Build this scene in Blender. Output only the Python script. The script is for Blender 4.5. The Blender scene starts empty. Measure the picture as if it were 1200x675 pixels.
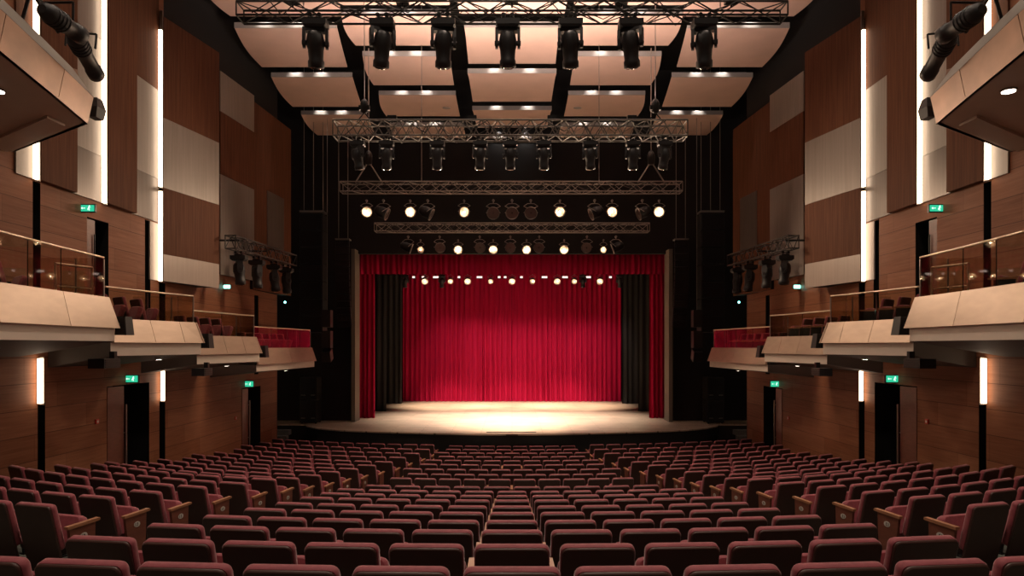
import bpy, math, random
from mathutils import Vector, Matrix
random.seed(7)
C = bpy.context.scene.collection
F, CX, HY = 780.0, 600.0, 405.0          # focal length in pixels, principal column, horizon row of the 1200x675 frame
W = 8.9                                   # half width of the hall
R = math.radians
def zat(y, d): return (HY - y) * d / F    # height above the eye of image row y at depth d
def xat(x, d): return (x - CX) * d / F

# ------------------------------------------------------------------ materials
MATS = {}
def lin(c): return tuple(((v / 255) / 12.92 if v / 255 <= .04045 else ((v / 255 + .055) / 1.055) ** 2.4) for v in c) + (1,)
def new_mat(name):
    m = bpy.data.materials.new(name); m.use_nodes = True
    nt = m.node_tree; b = nt.nodes['Principled BSDF']; MATS[name] = m
    return m, nt, b
def simple(name, col, rough=.6, metal=0, noise=0, scale=8, bump=0, stretch=(1, 1, 1), spec=.5, sheen=0):
    m, nt, b = new_mat(name)
    b.inputs['Roughness'].default_value = rough; b.inputs['Metallic'].default_value = metal
    b.inputs['Base Color'].default_value = col
    b.inputs['Specular IOR Level'].default_value = spec
    if sheen:
        b.inputs['Sheen Weight'].default_value = sheen; b.inputs['Sheen Roughness'].default_value = .4
    if noise or bump:
        tc = nt.nodes.new('ShaderNodeTexCoord'); mp = nt.nodes.new('ShaderNodeMapping'); mp.inputs['Scale'].default_value = stretch
        n = nt.nodes.new('ShaderNodeTexNoise'); n.inputs['Scale'].default_value = scale; n.inputs['Detail'].default_value = 4
        nt.links.new(tc.outputs['Object'], mp.inputs[0]); nt.links.new(mp.outputs[0], n.inputs['Vector'])
        if noise:
            r = nt.nodes.new('ShaderNodeMapRange'); r.inputs['From Min'].default_value = .3; r.inputs['From Max'].default_value = .7
            r.inputs['To Min'].default_value = 1 - noise; r.inputs['To Max'].default_value = 1 + noise
            nt.links.new(n.outputs['Fac'], r.inputs['Value'])
            mu = nt.nodes.new('ShaderNodeVectorMath'); mu.operation = 'SCALE'; mu.inputs[0].default_value = col[:3]
            nt.links.new(r.outputs[0], mu.inputs['Scale']); nt.links.new(mu.outputs[0], b.inputs['Base Color'])
        if bump:
            bp = nt.nodes.new('ShaderNodeBump'); bp.inputs['Strength'].default_value = bump; bp.inputs['Distance'].default_value = .01
            nt.links.new(n.outputs['Fac'], bp.inputs['Height']); nt.links.new(bp.outputs[0], b.inputs['Normal'])
    return m
def emis(name, col, s):
    m, nt, b = new_mat(name)
    b.inputs['Base Color'].default_value = (0, 0, 0, 1); b.inputs['Emission Color'].default_value = col; b.inputs['Emission Strength'].default_value = s
    m.cycles.emission_sampling = 'AUTO'
    return m
def wood_wall(name, c1, c2, seam_z, seam_y, rough=.6):
    """Veneer boards: grain along y, seams every seam_z in height and seam_y along the wall."""
    m, nt, b = new_mat(name); N, L = nt.nodes, nt.links
    tc = N.new('ShaderNodeTexCoord'); sep = N.new('ShaderNodeSeparateXYZ'); L.new(tc.outputs['Object'], sep.inputs[0])
    mp = N.new('ShaderNodeMapping'); mp.inputs['Scale'].default_value = (1, .35, 9); L.new(tc.outputs['Object'], mp.inputs[0])
    n = N.new('ShaderNodeTexNoise'); n.inputs['Scale'].default_value = 3; n.inputs['Detail'].default_value = 8; n.inputs['Roughness'].default_value = .62; n.inputs['Distortion'].default_value = .6
    L.new(mp.outputs[0], n.inputs['Vector'])
    def math_(op, a, bb=None):
        q = N.new('ShaderNodeMath'); q.operation = op
        for i, v in enumerate((a, bb)):
            if v is None: continue
            if hasattr(v, 'is_linked') or hasattr(v, 'links'): L.new(v, q.inputs[i])
            else: q.inputs[i].default_value = v
        return q.outputs[0]
    zc = math_('ADD', sep.outputs['Z'], 50.15); zi = math_('FLOOR', math_('DIVIDE', zc, seam_z))
    zf = math_('FRACT', math_('DIVIDE', zc, seam_z))
    off = math_('MULTIPLY', zi, .37)
    yc = math_('ADD', math_('DIVIDE', math_('ADD', sep.outputs['Y'], 50), seam_y), off)
    yi = math_('FLOOR', yc); yf = math_('FRACT', yc)
    s1 = math_('LESS_THAN', zf, .02 / seam_z * .6); s2 = math_('LESS_THAN', yf, .006 / seam_y)
    s = math_('MAXIMUM', s1, s2)
    wn = N.new('ShaderNodeTexWhiteNoise'); wn.noise_dimensions = '2D'
    cb = N.new('ShaderNodeCombineXYZ'); L.new(zi, cb.inputs[0]); L.new(yi, cb.inputs[1]); L.new(cb.outputs[0], wn.inputs['Vector'])
    var = math_('ADD', math_('MULTIPLY', wn.outputs['Value'], .28), math_('MULTIPLY', n.outputs['Fac'], .9))
    ramp = N.new('ShaderNodeValToRGB'); e = ramp.color_ramp.elements
    e[0].position = .3; e[0].color = c1; e[1].position = .85; e[1].color = c2
    L.new(var, ramp.inputs[0])
    mix = N.new('ShaderNodeMix'); mix.data_type = 'RGBA'; mix.inputs['B'].default_value = (c1[0] * .5, c1[1] * .5, c1[2] * .5, 1)
    L.new(s, mix.inputs['Factor']); L.new(ramp.outputs[0], mix.inputs['A']); L.new(mix.outputs['Result'], b.inputs['Base Color'])
    b.inputs['Roughness'].default_value = rough; b.inputs['Specular IOR Level'].default_value = .22
    bp = N.new('ShaderNodeBump'); bp.inputs['Strength'].default_value = .12; bp.inputs['Distance'].default_value = .01
    L.new(n.outputs['Fac'], bp.inputs['Height']); L.new(bp.outputs[0], b.inputs['Normal'])
    return m
wood_wall('wood', (.20, .072, .032, 1), (.34, .148, .080, 1), .48, 2.4)
simple('screen_brown', (.125, .052, .028, 1), .6, 0, .22, 2.2, .03, (9, 9, .35), spec=.08)
simple('screen_grey', (.270, .235, .205, 1), .45, .2, .10, 2.0, .02, (7, 7, .3))
simple('screen_darkgrey', (.15, .12, .10, 1), .36, .3, .12, 2.0, .02, (7, 7, .3))
simple('screen_pale', (.40, .33, .28, 1), .4, .15, .06, 2.0, 0, (7, 7, .3))
simple('black', (.011, .010, .010, 1), .8)
simple('void', (.006, .006, .006, 1), .9)
simple('dark_metal', (.022, .021, .021, 1), .38, .5)
simple('black_plastic', (.016, .016, .017, 1), .5)
simple('steel', (.36, .33, .30, 1), .35, .9)
simple('truss_metal', (.30, .27, .24, 1), .42, .7)
simple('truss_mid', (.13, .115, .10, 1), .5, .6)
simple('truss_black', (.042, .039, .036, 1), .45, .6)
simple('brass', (.72, .60, .46, 1), .28, .9)
simple('panel_bronze', (.45, .325, .24, 1), .38, .3, .07, 1.6, 0, (1, 1.5, 5))
simple('panel_copper', (.36, .205, .135, 1), .38, .3, .25, 1.3, 0, (1, 1, 1.6))
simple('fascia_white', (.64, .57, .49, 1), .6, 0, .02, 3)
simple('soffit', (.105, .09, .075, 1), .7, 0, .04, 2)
simple('circle_soffit', (.50, .38, .31, 1), .6, 0, .04, 2)
simple('cloud', (.66, .46, .37, 1), .6, 0, .05, 1.3)
simple('cloud_edge', (.34, .31, .29, 1), .5)
simple('seat_red', (.28, .056, .072, 1), .72, 0, .14, 24, .15, sheen=.35)
simple('seat_shell', (.062, .026, .021, 1), .45, 0, .12, 5, .05)
simple('arm_wood', (.37, .17, .09, 1), .36, 0, .15, 6, 0, (6, 1, 6))
simple('panel_wood', (.165, .054, .034, 1), .42, 0, .15, 5, 0, (1, 1, 5))
simple('plate', (.62, .60, .56, 1), .35, .2)
simple('aisle_floor', (.115, .125, .105, 1), .8, 0, .15, 12)
simple('stage_side', (.12, .11, .10, 1), .7, 0, .1, 5)
simple('curtain', (.46, .008, .052, 1), .8, 0, .10, 3, 0, (3, 3, .2), spec=.1)
simple('black_drape', (.018, .016, .015, 1), .85, 0, .2, 4, 0, (3, 3, .2))
simple('pillar_tan', (.17, .14, .11, 1), .6)
simple('red_plastic', (.6, .06, .04, 1), .4)
m, nt, b = new_mat('stage_wood'); N, L = nt.nodes, nt.links
tc = N.new('ShaderNodeTexCoord'); mp = N.new('ShaderNodeMapping'); mp.inputs['Scale'].default_value = (1, 1, 1)
br = N.new('ShaderNodeTexBrick'); br.inputs['Scale'].default_value = 1; br.inputs['Brick Width'].default_value = 2.4; br.inputs['Row Height'].default_value = .3
br.inputs['Color1'].default_value = (.60, .44, .32, 1); br.inputs['Color2'].default_value = (.68, .52, .385, 1); br.inputs['Mortar'].default_value = (.16, .11, .07, 1); br.inputs['Mortar Size'].default_value = .008
nz = N.new('ShaderNodeTexNoise'); nz.inputs['Scale'].default_value = 1.4; nz.inputs['Detail'].default_value = 6
mx = N.new('ShaderNodeMix'); mx.data_type = 'RGBA'; mx.blend_type = 'MULTIPLY'; mx.inputs['Factor'].default_value = .5
L.new(tc.outputs['Object'], mp.inputs[0]); L.new(mp.outputs[0], br.inputs['Vector']); L.new(mp.outputs[0], nz.inputs['Vector'])
L.new(br.outputs['Color'], mx.inputs['A']); L.new(nz.outputs['Fac'], mx.inputs['B']); L.new(mx.outputs['Result'], b.inputs['Base Color'])
b.inputs['Roughness'].default_value = .42
m, nt, b = new_mat('glass')
b.inputs['Base Color'].default_value = (.80, .74, .62, 1); b.inputs['Roughness'].default_value = .02
b.inputs['Transmission Weight'].default_value = 1; b.inputs['IOR'].default_value = 1.45
m, nt, b = new_mat('lens_dark'); b.inputs['Base Color'].default_value = (.03, .03, .035, 1); b.inputs['Roughness'].default_value = .08; b.inputs['Coat Weight'].default_value = .6
emis('strip', (1, .76, .54, 1), 6.5)
emis('lamp_lit', (1, .70, .44, 1), 130)
emis('lamp_small', (1, .66, .42, 1), 70)
emis('led_white', (1, .72, .66, 1), 1.6)
emis('downlight', (1, .88, .74, 1), 14)
emis('cloud_lamp', (1, .92, .82, 1), 12)
emis('exit_green', (.03, .55, .30, 1), 1.1)
emis('exit_white', (.75, 1, .85, 1), 1.4)
emis('indicator', (.25, .95, .85, 1), 6)

# ------------------------------------------------------------------ mesh helpers
class MB:
    def __init__(s): s.v, s.f, s.m, s.sm = [], [], [], []
    def add(s, vs, fs, mi=0, smooth=False):
        b = len(s.v); s.v += [tuple(p) for p in vs]
        for f in fs: s.f.append(tuple(b + i for i in f)); s.m.append(mi); s.sm.append(smooth)
        return s
    def box(s, x0, x1, y0, y1, z0, z1, mi=0, mat=None):
        vs = [Vector((x, y, z)) for z in (z0, z1) for y in (y0, y1) for x in (x0, x1)]
        if mat is not None: vs = [mat @ p for p in vs]
        return s.add(vs, [(0, 2, 3, 1), (4, 5, 7, 6), (0, 1, 5, 4), (2, 6, 7, 3), (0, 4, 6, 2), (1, 3, 7, 5)], mi)
    def tube(s, a, b, r, n=8, mi=0, r2=None, cap=True):
        a, b = Vector(a), Vector(b); r2 = r if r2 is None else r2
        d = (b - a).normalized(); u = d.orthogonal().normalized(); w = d.cross(u)
        vs = []
        for p, q in ((a, r), (b, r2)):
            for i in range(n):
                t = 2 * math.pi * i / n; vs.append(p + (u * math.cos(t) + w * math.sin(t)) * q)
        fs = [(i, (i + 1) % n, n + (i + 1) % n, n + i) for i in range(n)]
        s.add(vs, fs, mi, n > 5)
        if cap: s.add(vs[:n], [tuple(reversed(range(n)))], mi); s.add(vs[n:], [tuple(range(n))], mi)
        return s
    def path(s, pts, r, n=6, mi=0):
        for a, b in zip(pts, pts[1:]): s.tube(a, b, r, n, mi)
        return s
    def lathe(s, prof, n=20, mi=0, mat=None, smooth=True):
        """prof: (radius, position along local z)."""
        vs = []
        for r, z in prof:
            for i in range(n):
                t = 2 * math.pi * i / n; p = Vector((r * math.cos(t), r * math.sin(t), z))
                vs.append(mat @ p if mat is not None else p)
        fs = [(k * n + i, k * n + (i + 1) % n, (k + 1) * n + (i + 1) % n, (k + 1) * n + i) for k in range(len(prof) - 1) for i in range(n)]
        s.add(vs, fs, mi, smooth)
        s.add(vs[:n], [tuple(reversed(range(n)))], mi); s.add(vs[-n:], [tuple(range(n))], mi)
        return s
    def loft(s, rings, mi=0, smooth=False, cap=True, closed=True):
        n = len(rings[0]); vs = [p for r in rings for p in r]
        fs = [(k * n + i, k * n + (i + 1) % n, (k + 1) * n + (i + 1) % n, (k + 1) * n + i) for k in range(len(rings) - 1) for i in range(n if closed else n - 1)]
        s.add(vs, fs, mi, smooth)
        if cap: s.add(rings[0], [tuple(reversed(range(n)))], mi); s.add(rings[-1], [tuple(range(n))], mi)
        return s
    def prism(s, pts, d, mi=0):
        d = Vector(d); return s.loft([[Vector(p) for p in pts], [Vector(p) + d for p in pts]], mi)
    def build(s, name, mats, parent=None, **tags):
        me = bpy.data.meshes.new(name); me.from_pydata(s.v, [], s.f)
        for m_ in ([mats] if isinstance(mats, str) else mats): me.materials.append(MATS[m_])
        me.polygons.foreach_set('material_index', s.m); me.polygons.foreach_set('use_smooth', s.sm)
        me.update()
        if mats == 'glass':
            import bmesh
            bm_ = bmesh.new(); bm_.from_mesh(me); bmesh.ops.recalc_face_normals(bm_, faces=bm_.faces); bm_.to_mesh(me); bm_.free()
        o = bpy.data.objects.new(name, me); C.objects.link(o)
        if parent is not None: o.parent = parent
        tag(o, **tags); return o
def tag(o, label=None, cat=None, group=None, kind=None):
    if label: o['label'] = label
    if cat: o['category'] = cat
    if group: o['group'] = group
    if kind: o['kind'] = kind
    return o
def empty(name, loc=(0, 0, 0), rot=(0, 0, 0), **t):
    o = bpy.data.objects.new(name, None); C.objects.link(o); o.location = loc; o.rotation_euler = rot
    o.empty_display_size = .1
    return tag(o, **t)
def copy_tree(o, parent=None):
    c = o.copy(); C.objects.link(c)
    if parent is not None: c.parent = parent
    for ch in list(o.children): copy_tree(ch, c)
    return c
def light(kind, name, loc, energy, col=(1, .78, .55), aim=None, size=.1, angle=60, blend=.5, parent=None, sx=None, sy=None):
    d = bpy.data.lights.new(name, kind); d.energy = energy; d.color = col
    if kind == 'SPOT': d.spot_size = R(angle); d.spot_blend = blend; d.shadow_soft_size = size
    elif kind == 'POINT': d.shadow_soft_size = size
    elif kind == 'AREA':
        d.shape = 'RECTANGLE'; d.size = sx; d.size_y = sy
    o = bpy.data.objects.new(name, d); C.objects.link(o); o.location = loc
    if aim is not None: o.rotation_euler = (Vector(aim) - Vector(loc)).to_track_quat('-Z', 'Y').to_euler()
    return o
SIDE = {-1: 'left', 1: 'right'}
ORD = ['zeroth', 'first', 'second', 'third', 'fourth', 'fifth', 'sixth', 'seventh', 'eighth', 'ninth', 'tenth', 'eleventh', 'twelfth', 'thirteenth', 'fourteenth', 'fifteenth', 'sixteenth', 'seventeenth', 'eighteenth', 'nineteenth', 'twentieth']

# ------------------------------------------------------------------ camera, world
cam = bpy.data.cameras.new('camera'); co = bpy.data.objects.new('camera', cam); C.objects.link(co)
cam.sensor_width = 36; cam.lens = F * 36 / 1200; cam.shift_y = 67.5 / 1200; cam.clip_end = 200; cam.clip_start = .05
co.location = (0, 0, 0); co.rotation_euler = (R(90), 0, 0)
sc = bpy.context.scene; sc.camera = co
sc.view_settings.view_transform = 'Standard'; sc.view_settings.look = 'None'; sc.view_settings.gamma = 1; sc.view_settings.exposure = 0
sc.view_settings.use_curve_mapping = False
w = bpy.data.worlds.new('world'); sc.world = w; w.use_nodes = True
w.node_tree.nodes['Background'].inputs[0].default_value = (1, .74, .55, 1); w.node_tree.nodes['Background'].inputs[1].default_value = .10

# ------------------------------------------------------------------ seating rows
SEAT = .55; TOPZ = .86                     # seat pitch, height of the top of a seat back
# centre block: depth of the seat tops on the axis, depth below the eye, number of seats
CROWS = []
hA = [1.09, 1.27, 1.45, 1.63, 1.80, 1.967, 2.12, 2.277, 2.426, 2.56]
for i in range(10): CROWS.append((3.25 + .98 * i, hA[i], 11 if i < 9 else 10))
hB = [2.93, 3.02, 3.09, 3.15, 3.21, 3.27, 3.32, 3.37, 3.41]
nB = [10, 9, 10, 9, 9, 8, 9, 8, 8]
for i in range(9): CROWS.append((14.6 + 1.0 * i, hB[i], nB[i]))
RC = 22.0
def centre_row(i):
    """Backrest-top points of a centre row: list of (x, y, heading)."""
    d0, h, n = CROWS[i]; sp = SEAT if i < 10 else [.55, .56, .56, .56, .555, .555, .55, .55, .55][i - 10]
    out = []
    for k in range(n):
        a = (k - (n - 1) / 2) * sp / RC
        out.append((RC * math.sin(a), d0 + RC * (1 - math.cos(a)), a))
    return out, -h - TOPZ
# side blocks: aisle corner (|x|, depth), depth below the eye of the seat tops
SROWS = [(4.48, 5.5, 1.40), (4.48, 6.5, 1.56), (4.50, 7.5, 1.71), (4.46, 8.45, 1.86), (4.33, 9.42, 2.0), (4.15, 10.4, 2.15), (4.02, 11.35, 2.28), (3.93, 12.3, 2.45),
         (3.80, 13.25, 2.58), (3.67, 14.2, 2.69), (3.5, 15.2, 2.81), (3.3, 16.2, 2.91), (3.07, 17.2, 3.0), (2.9, 18.3, 3.07), (2.69, 19.5, 3.15), (2.56, 20.9, 3.25), (2.60, 22.4, 3.33)]
def side_row(i, s):
    x, d, h = SROWS[i]; t = max(0, (i - 4) / 12.0)
    th = R(16 - 11 * t); k = .07 - .012 * t
    x += .27 * math.cos(th); d += .27 * math.sin(th); out = []
    while x < W - .42:
        out.append((s * x, d, s * th)); x += .57 * math.cos(th); d += .57 * math.sin(th); th += k * .57
    return out, -h - TOPZ

# floor: treads and risers for each block, plus ruled aisle surfaces
fl = MB()
def back_edge(pts, off, pad, lead=0):
    """Polyline of a row moved off backwards, padded at both ends."""
    q = []
    for x, y, a in pts: q.append((x + math.sin(a) * off, y - math.cos(a) * off))
    (x0, y0), (x1, y1) = q[0], q[-1]; a0, a1 = pts[0][2], pts[-1][2]
    q.insert(0, (x0 - math.cos(a0) * pad[0], y0 - math.sin(a0) * pad[0])); q.append((x1 + math.cos(a1) * pad[1], y1 + math.sin(a1) * pad[1]))
    return q
def resample(q, n=24):
    L_ = [0]
    for a, b in zip(q, q[1:]): L_.append(L_[-1] + math.dist(a, b))
    out = []
    for i in range(n + 1):
        t = L_[-1] * i / n; k = max(j for j in range(len(L_)) if L_[j] <= t + 1e-9); k = min(k, len(q) - 2)
        u = (t - L_[k]) / max(1e-9, L_[k + 1] - L_[k]); out.append((q[k][0] + (q[k + 1][0] - q[k][0]) * u, q[k][1] + (q[k + 1][1] - q[k][1]) * u))
    return out
def treads(rows, last_y, rear_y=None):
    """rows: list of (points, z, (pad0, pad1)); each tread runs from behind its row to behind the next row in front."""
    edges = [resample(back_edge(p, .14, pad)) for p, z, pad in rows]
    for i, (p, z, pad) in enumerate(rows):
        a = edges[i]; nxt = edges[i + 1] if i + 1 < len(rows) else [(x, last_y) for x, y in a]
        n = len(a)
        vs = [(x, y, z) for x, y in a] + [(x, y, z) for x, y in nxt]
        fl.add(vs, [(k, k + 1, n + k + 1, n + k) for k in range(n - 1)])
        if i + 1 < len(rows):
            z2 = rows[i + 1][1]; vs = [(x, y, z) for x, y in nxt] + [(x, y, z2) for x, y in nxt]
            fl.add(vs, [(k, k + 1, n + k + 1, n + k) for k in range(n - 1)])
    return edges
def side_pad(s): return (.42, .9)
cr = [centre_row(i) for i in range(len(CROWS))]
rear = [([(x, y - 1.0, a) for x, y, a in cr[0][0]], cr[0][1] + .18), ([(x, y - 6.0, a) for x, y, a in cr[0][0]], cr[0][1] + .30)][::-1]
crow_all = [(p, z, (.3, .3)) for p, z in rear] + [(p, z, (.3, .3)) for p, z in cr]
ce = treads(crow_all, 24.4)
FLOOR_Z = -4.27
for s in (-1, 1):
    sr = [side_row(i, s) for i in range(len(SROWS))]
    rr = [([(x, y - 9, a) for x, y, a in sr[0][0]], sr[0][1] + .3), ([(x, y - 1.0, a) for x, y, a in sr[0][0]], sr[0][1] + .15)]
    rows = []
    for p, z in rr + sr:
        p = p if s == 1 else p[::-1]                       # always from small x to large x
        rows.append((p, z, (.27, .95) if s == 1 else (.95, .27)))
    se = treads(rows, 24.4)
    # aisle between centre edge and side edge
    A = [((e[-1] if s == 1 else e[0]), crow_all[i][1]) for i, e in enumerate(ce)]
    B = [((e[0] if s == 1 else e[-1]), rows[i][1]) for i, e in enumerate(se)]
    def interp(P, y):
        for (p, z), (p2, z2) in zip(P, P[1:]):
            if p[1] <= y <= p2[1]:
                t = (y - p[1]) / (p2[1] - p[1]); return (p[0] + (p2[0] - p[0]) * t, z + (z2 - z) * t)
        return (P[0][0][0], P[0][1]) if y < P[0][0][1] else (P[-1][0][0], P[-1][1])
    ys = [-6 + .5 * k for k in range(62)]; ys = [y for y in ys if y < 24.4] + [24.4]
    vs = []
    for y in ys:
        xa, za = interp(A, y); xb, zb = interp(B, y)
        vs += [(xa - s * .02, y, za - .01), (xb + s * .02, y, zb - .01)]
    fl.add(vs, [(2 * k, 2 * k + 1, 2 * k + 3, 2 * k + 2) for k in range(len(ys) - 1)])
fl.add([(-16, 24.2, FLOOR_Z), (16, 24.2, FLOOR_Z), (16, 42, FLOOR_Z), (-16, 42, FLOOR_Z)], [(0, 1, 2, 3)])
fl.build('floor', 'aisle_floor', kind='structure')

# ------------------------------------------------------------------ seats
def rrect(w0, h0, r, z0, n=4):
    """Rounded rectangle outline in x, z, z starting at z0."""
    o = []
    for cx, cz, a0 in ((w0 / 2 - r, z0 + r, -90), (w0 / 2 - r, z0 + h0 - r, 0), (-w0 / 2 + r, z0 + h0 - r, 90), (-w0 / 2 + r, z0 + r, 180)):
        for k in range(n + 1):
            a = R(a0 + 90 * k / n); o.append((cx + r * math.cos(a), cz + r * math.sin(a)))
    return o
def pillow(mb, w_, h_, r, z0, layers, M, n=4, mi=0, puff=0):
    rings = []
    for ins, y in layers:
        rings.append([M @ Vector((x, y, z)) for x, z in rrect(w_ - 2 * ins, h_ - 2 * ins, max(.004, r - ins), z0 + ins, n)])
    mb.loft(rings, mi, smooth=True)
TILT = Matrix.Translation((0, .02, 0)) @ Matrix.Rotation(R(13), 4, 'X')     # leans the top backwards (-y)
def seat_back(): 
    mb = MB(); pillow(mb, .482, .49, .045, .385, [(.03, .048), (.012, .040), (0, .024), (0, -.012), (.005, -.020)], TILT); return mb
def seat_shell():
    mb = MB(); pillow(mb, .466, .768, .04, .102, [(.004, -.018), (0, -.024), (0, -.034), (.008, -.040)], TILT, 3); return mb
def seat_cushion():
    mb = MB(); M_ = Matrix.Translation((0, .085, .34)) @ Matrix.Rotation(R(-20), 4, 'X')
    pillow(mb, .45, .335, .06, 0, [(.03, .055), (.008, .045), (0, .02), (0, -.04), (.02, -.055)], M_, 3); return mb
def armrest(x):
    mb = MB(); prof = [(-.07, .583), (.28, .595), (.30, .602), (.295, .625), (-.07, .614)]
    mb.prism([(x - .027, y, z) for y, z in prof], (.054, 0, 0)); return mb
def support(x):
    mb = MB(); mb.prism([(x - .014, y, z) for y, z in ((.02, 0), (.24, 0), (.22, .585), (-.06, .585))], (.028, 0, 0)); mb.box(x - .04, x + .04, -.0, .28, 0, .015); return mb
def end_panel(x):
    mb = MB(); mb.prism([(x - .017, y, z) for y, z in ((.02, .0), (.23, 0), (.25, .59), (-.05, .58))], (.034, 0, 0)); return mb
def number_plate(x, s):
    mb = MB(); M_ = Matrix.Translation((x + s * .018, .11, .48)) @ Matrix.Rotation(R(90 * s), 4, 'Y') @ Matrix.Scale(1.35, 4, (0, 1, 0))
    mb.lathe([(.033, 0), (.033, .003), (.030, .004)], 16, 0, M_, False)
    mb.box(x + s * .0225, x + s * .0235, .085, .092, .462, .498, 1); mb.box(x + s * .0225, x + s * .0235, .105, .122, .462, .470, 1); mb.box(x + s * .0225, x + s * .0235, .105, .122, .490, .498, 1); mb.box(x + s * .0225, x + s * .0235, .115, .122, .462, .498, 1)
    return mb
seat_mesh = {}
def part_obj(key, fn, mats, name, parent):
    if key not in seat_mesh:
        o = fn().build(name, mats, parent); seat_mesh[key] = o.data; return o
    o = bpy.data.objects.new(name, seat_mesh[key]); C.objects.link(o); o.parent = parent; return o
H = .2775
SPARTS = {
 'M': [('cushion', seat_cushion, 'seat_red', 'seat_cushion'), ('back', seat_back, 'seat_red', 'backrest'), ('shell', seat_shell, 'seat_shell', 'back_shell'),
       ('armL', lambda: armrest(-H), 'arm_wood', 'armrest'), ('supL', lambda: support(-H), 'black_plastic', 'support')],
}
SPARTS['L'] = SPARTS['M'][:4] + [('panL', lambda: end_panel(-H), 'panel_wood', 'end_panel'), ('plateL', lambda: number_plate(-H, -1), ['plate', 'black'], 'number_plate')]
SPARTS['R'] = SPARTS['M'] + [('armR', lambda: armrest(H), 'arm_wood', 'armrest'), ('panR', lambda: end_panel(H), 'panel_wood', 'end_panel'), ('plateR', lambda: number_plate(H, 1), ['plate', 'black'], 'number_plate')]
def build_seat_type(t, loc, rz):
    e = empty('theatre_seat', loc, (0, 0, rz))
    pa = None
    for key, fn, mats, name in SPARTS[t]:
        p = e
        o = part_obj(key, fn, mats, name, pa if name == 'number_plate' else e)
        if name == 'end_panel': pa = o
    return e
SEATS = []   # (depth, type, location, rotation, label, group)
COL = 'dark red seat'
for i in range(len(CROWS)):
    pts, z = cr[i]; n = len(pts)
    for k, (x, y, a) in enumerate(pts):
        px = CX + F * x / y
        if px < -70 or px > 1270: continue
        if n % 2: q = k - n // 2; pos = 'on the middle line' if q == 0 else f"{ORD[abs(q)]} {'right' if q > 0 else 'left'} of the middle"
        else: q = k - n // 2 + (1 if k >= n // 2 else 0); pos = f"{ORD[abs(q)]} {'right' if q > 0 else 'left'} of the middle"
        if i < 10: row = 'nearest row' if i == 0 else f'{ORD[i+1]} row from camera'
        else: row = f'{ORD[19 - i]} row from stage' if i < 18 else 'row nearest stage'
        lab = f"{COL} in centre block, {row}, {pos}"
        t = 'L' if k == 0 else ('R' if k == n - 1 else 'M')
        SEATS.append((y, t, (x - math.sin(a) * .20 * 1, y + math.cos(a) * .20, z), a, lab))
for s in (-1, 1):
    for i in range(len(SROWS)):
        pts, z = side_row(i, s)
        for k, (x, y, a) in enumerate(pts):
            px = CX + F * x / y
            if px < -60 or px > 1260: continue
            last = k == len(pts) - 1
            if s == -1: t = 'R' if k == 0 else ('L' if last else 'M')
            else: t = 'L' if k == 0 else ('R' if last else 'M')
            row = 'row nearest stage' if i == 16 else f'{ORD[17 - i]} row from stage'
            pos = 'beside the aisle' if k == 0 else f'{ORD[k + 1]} from the aisle'
            SEATS.append((y, t, (x - math.sin(a) * .20, y + math.cos(a) * .20, z), a, f"{COL} in {SIDE[s]} block, {row}, {pos}"))
N_INDIV = 256
SEATS.sort(key=lambda q: q[0])
proto = {}
for d, t, loc, a, lab in SEATS[:N_INDIV]:
    if t not in proto: o = proto[t] = build_seat_type(t, loc, a)
    else: o = copy_tree(proto[t]); o.location = loc; o.rotation_euler = (0, 0, a)
    tag(o, lab, 'theatre seat', 'tip-up seats of the stalls')
# the rest of the rows, farther off, as one object
mb = MB()
slot = {'seat_red': 0, 'seat_shell': 1, 'arm_wood': 2, 'black_plastic': 3, 'panel_wood': 4, 'plate': 5}
cache = {}
for d, t, loc, a, lab in SEATS[N_INDIV:]:
    M_ = Matrix.Translation(loc) @ Matrix.Rotation(a, 4, 'Z')
    for key, fn, mats, name in SPARTS[t]:
        if name == 'number_plate': continue
        if key not in cache: cache[key] = fn()
        q = cache[key]; b0 = len(mb.v)
        mb.v += [tuple(M_ @ Vector(p)) for p in q.v]; mb.f += [tuple(b0 + i for i in f) for f in q.f]
        mb.m += [slot[mats]] * len(q.f); mb.sm += q.sm
mb.build('theatre_seat_rows', ['seat_red', 'seat_shell', 'arm_wood', 'black_plastic', 'panel_wood', 'plate'], label='far rows of dark red theatre seats in front of the stage', cat='theatre seats', kind='stuff')

# ------------------------------------------------------------------ side walls
def wall_x(mb, s, x, d0, d1, z0, z1, holes=(), cuts=((17.0,), (8.2,))):
    ys = sorted({d0, d1, *cuts[0], *[h[0] for h in holes], *[h[1] for h in holes]}); zs = sorted({z0, z1, *cuts[1], *[h[2] for h in holes], *[h[3] for h in holes]})
    for a, b in zip(ys, ys[1:]):
        for c, d in zip(zs, zs[1:]):
            my, mz = (a + b) / 2, (c + d) / 2
            if any(h[0] < my < h[1] and h[2] < mz < h[3] for h in holes): continue
            q = [(s * x, a, c), (s * x, b, c), (s * x, b, d), (s * x, a, d)]
            mb.add(q, [(0, 1, 2, 3) if s < 0 else (3, 2, 1, 0)], 2 if my > 17 and mz > 8.2 else 0)
    for h in holes:                       # recess lining
        dp = h[4]; X = [s * x, s * (x + dp)]
        c = [(X[i], y, z) for i in (0, 1) for y, z in ((h[0], h[2]), (h[1], h[2]), (h[1], h[3]), (h[0], h[3]))]
        mb.add(c, [(0, 1, 5, 4), (1, 2, 6, 5), (2, 3, 7, 6), (3, 0, 4, 7), (4, 5, 6, 7)], 1)
STRIPS_D = [12.44, 14.52, 16.9]
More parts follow.
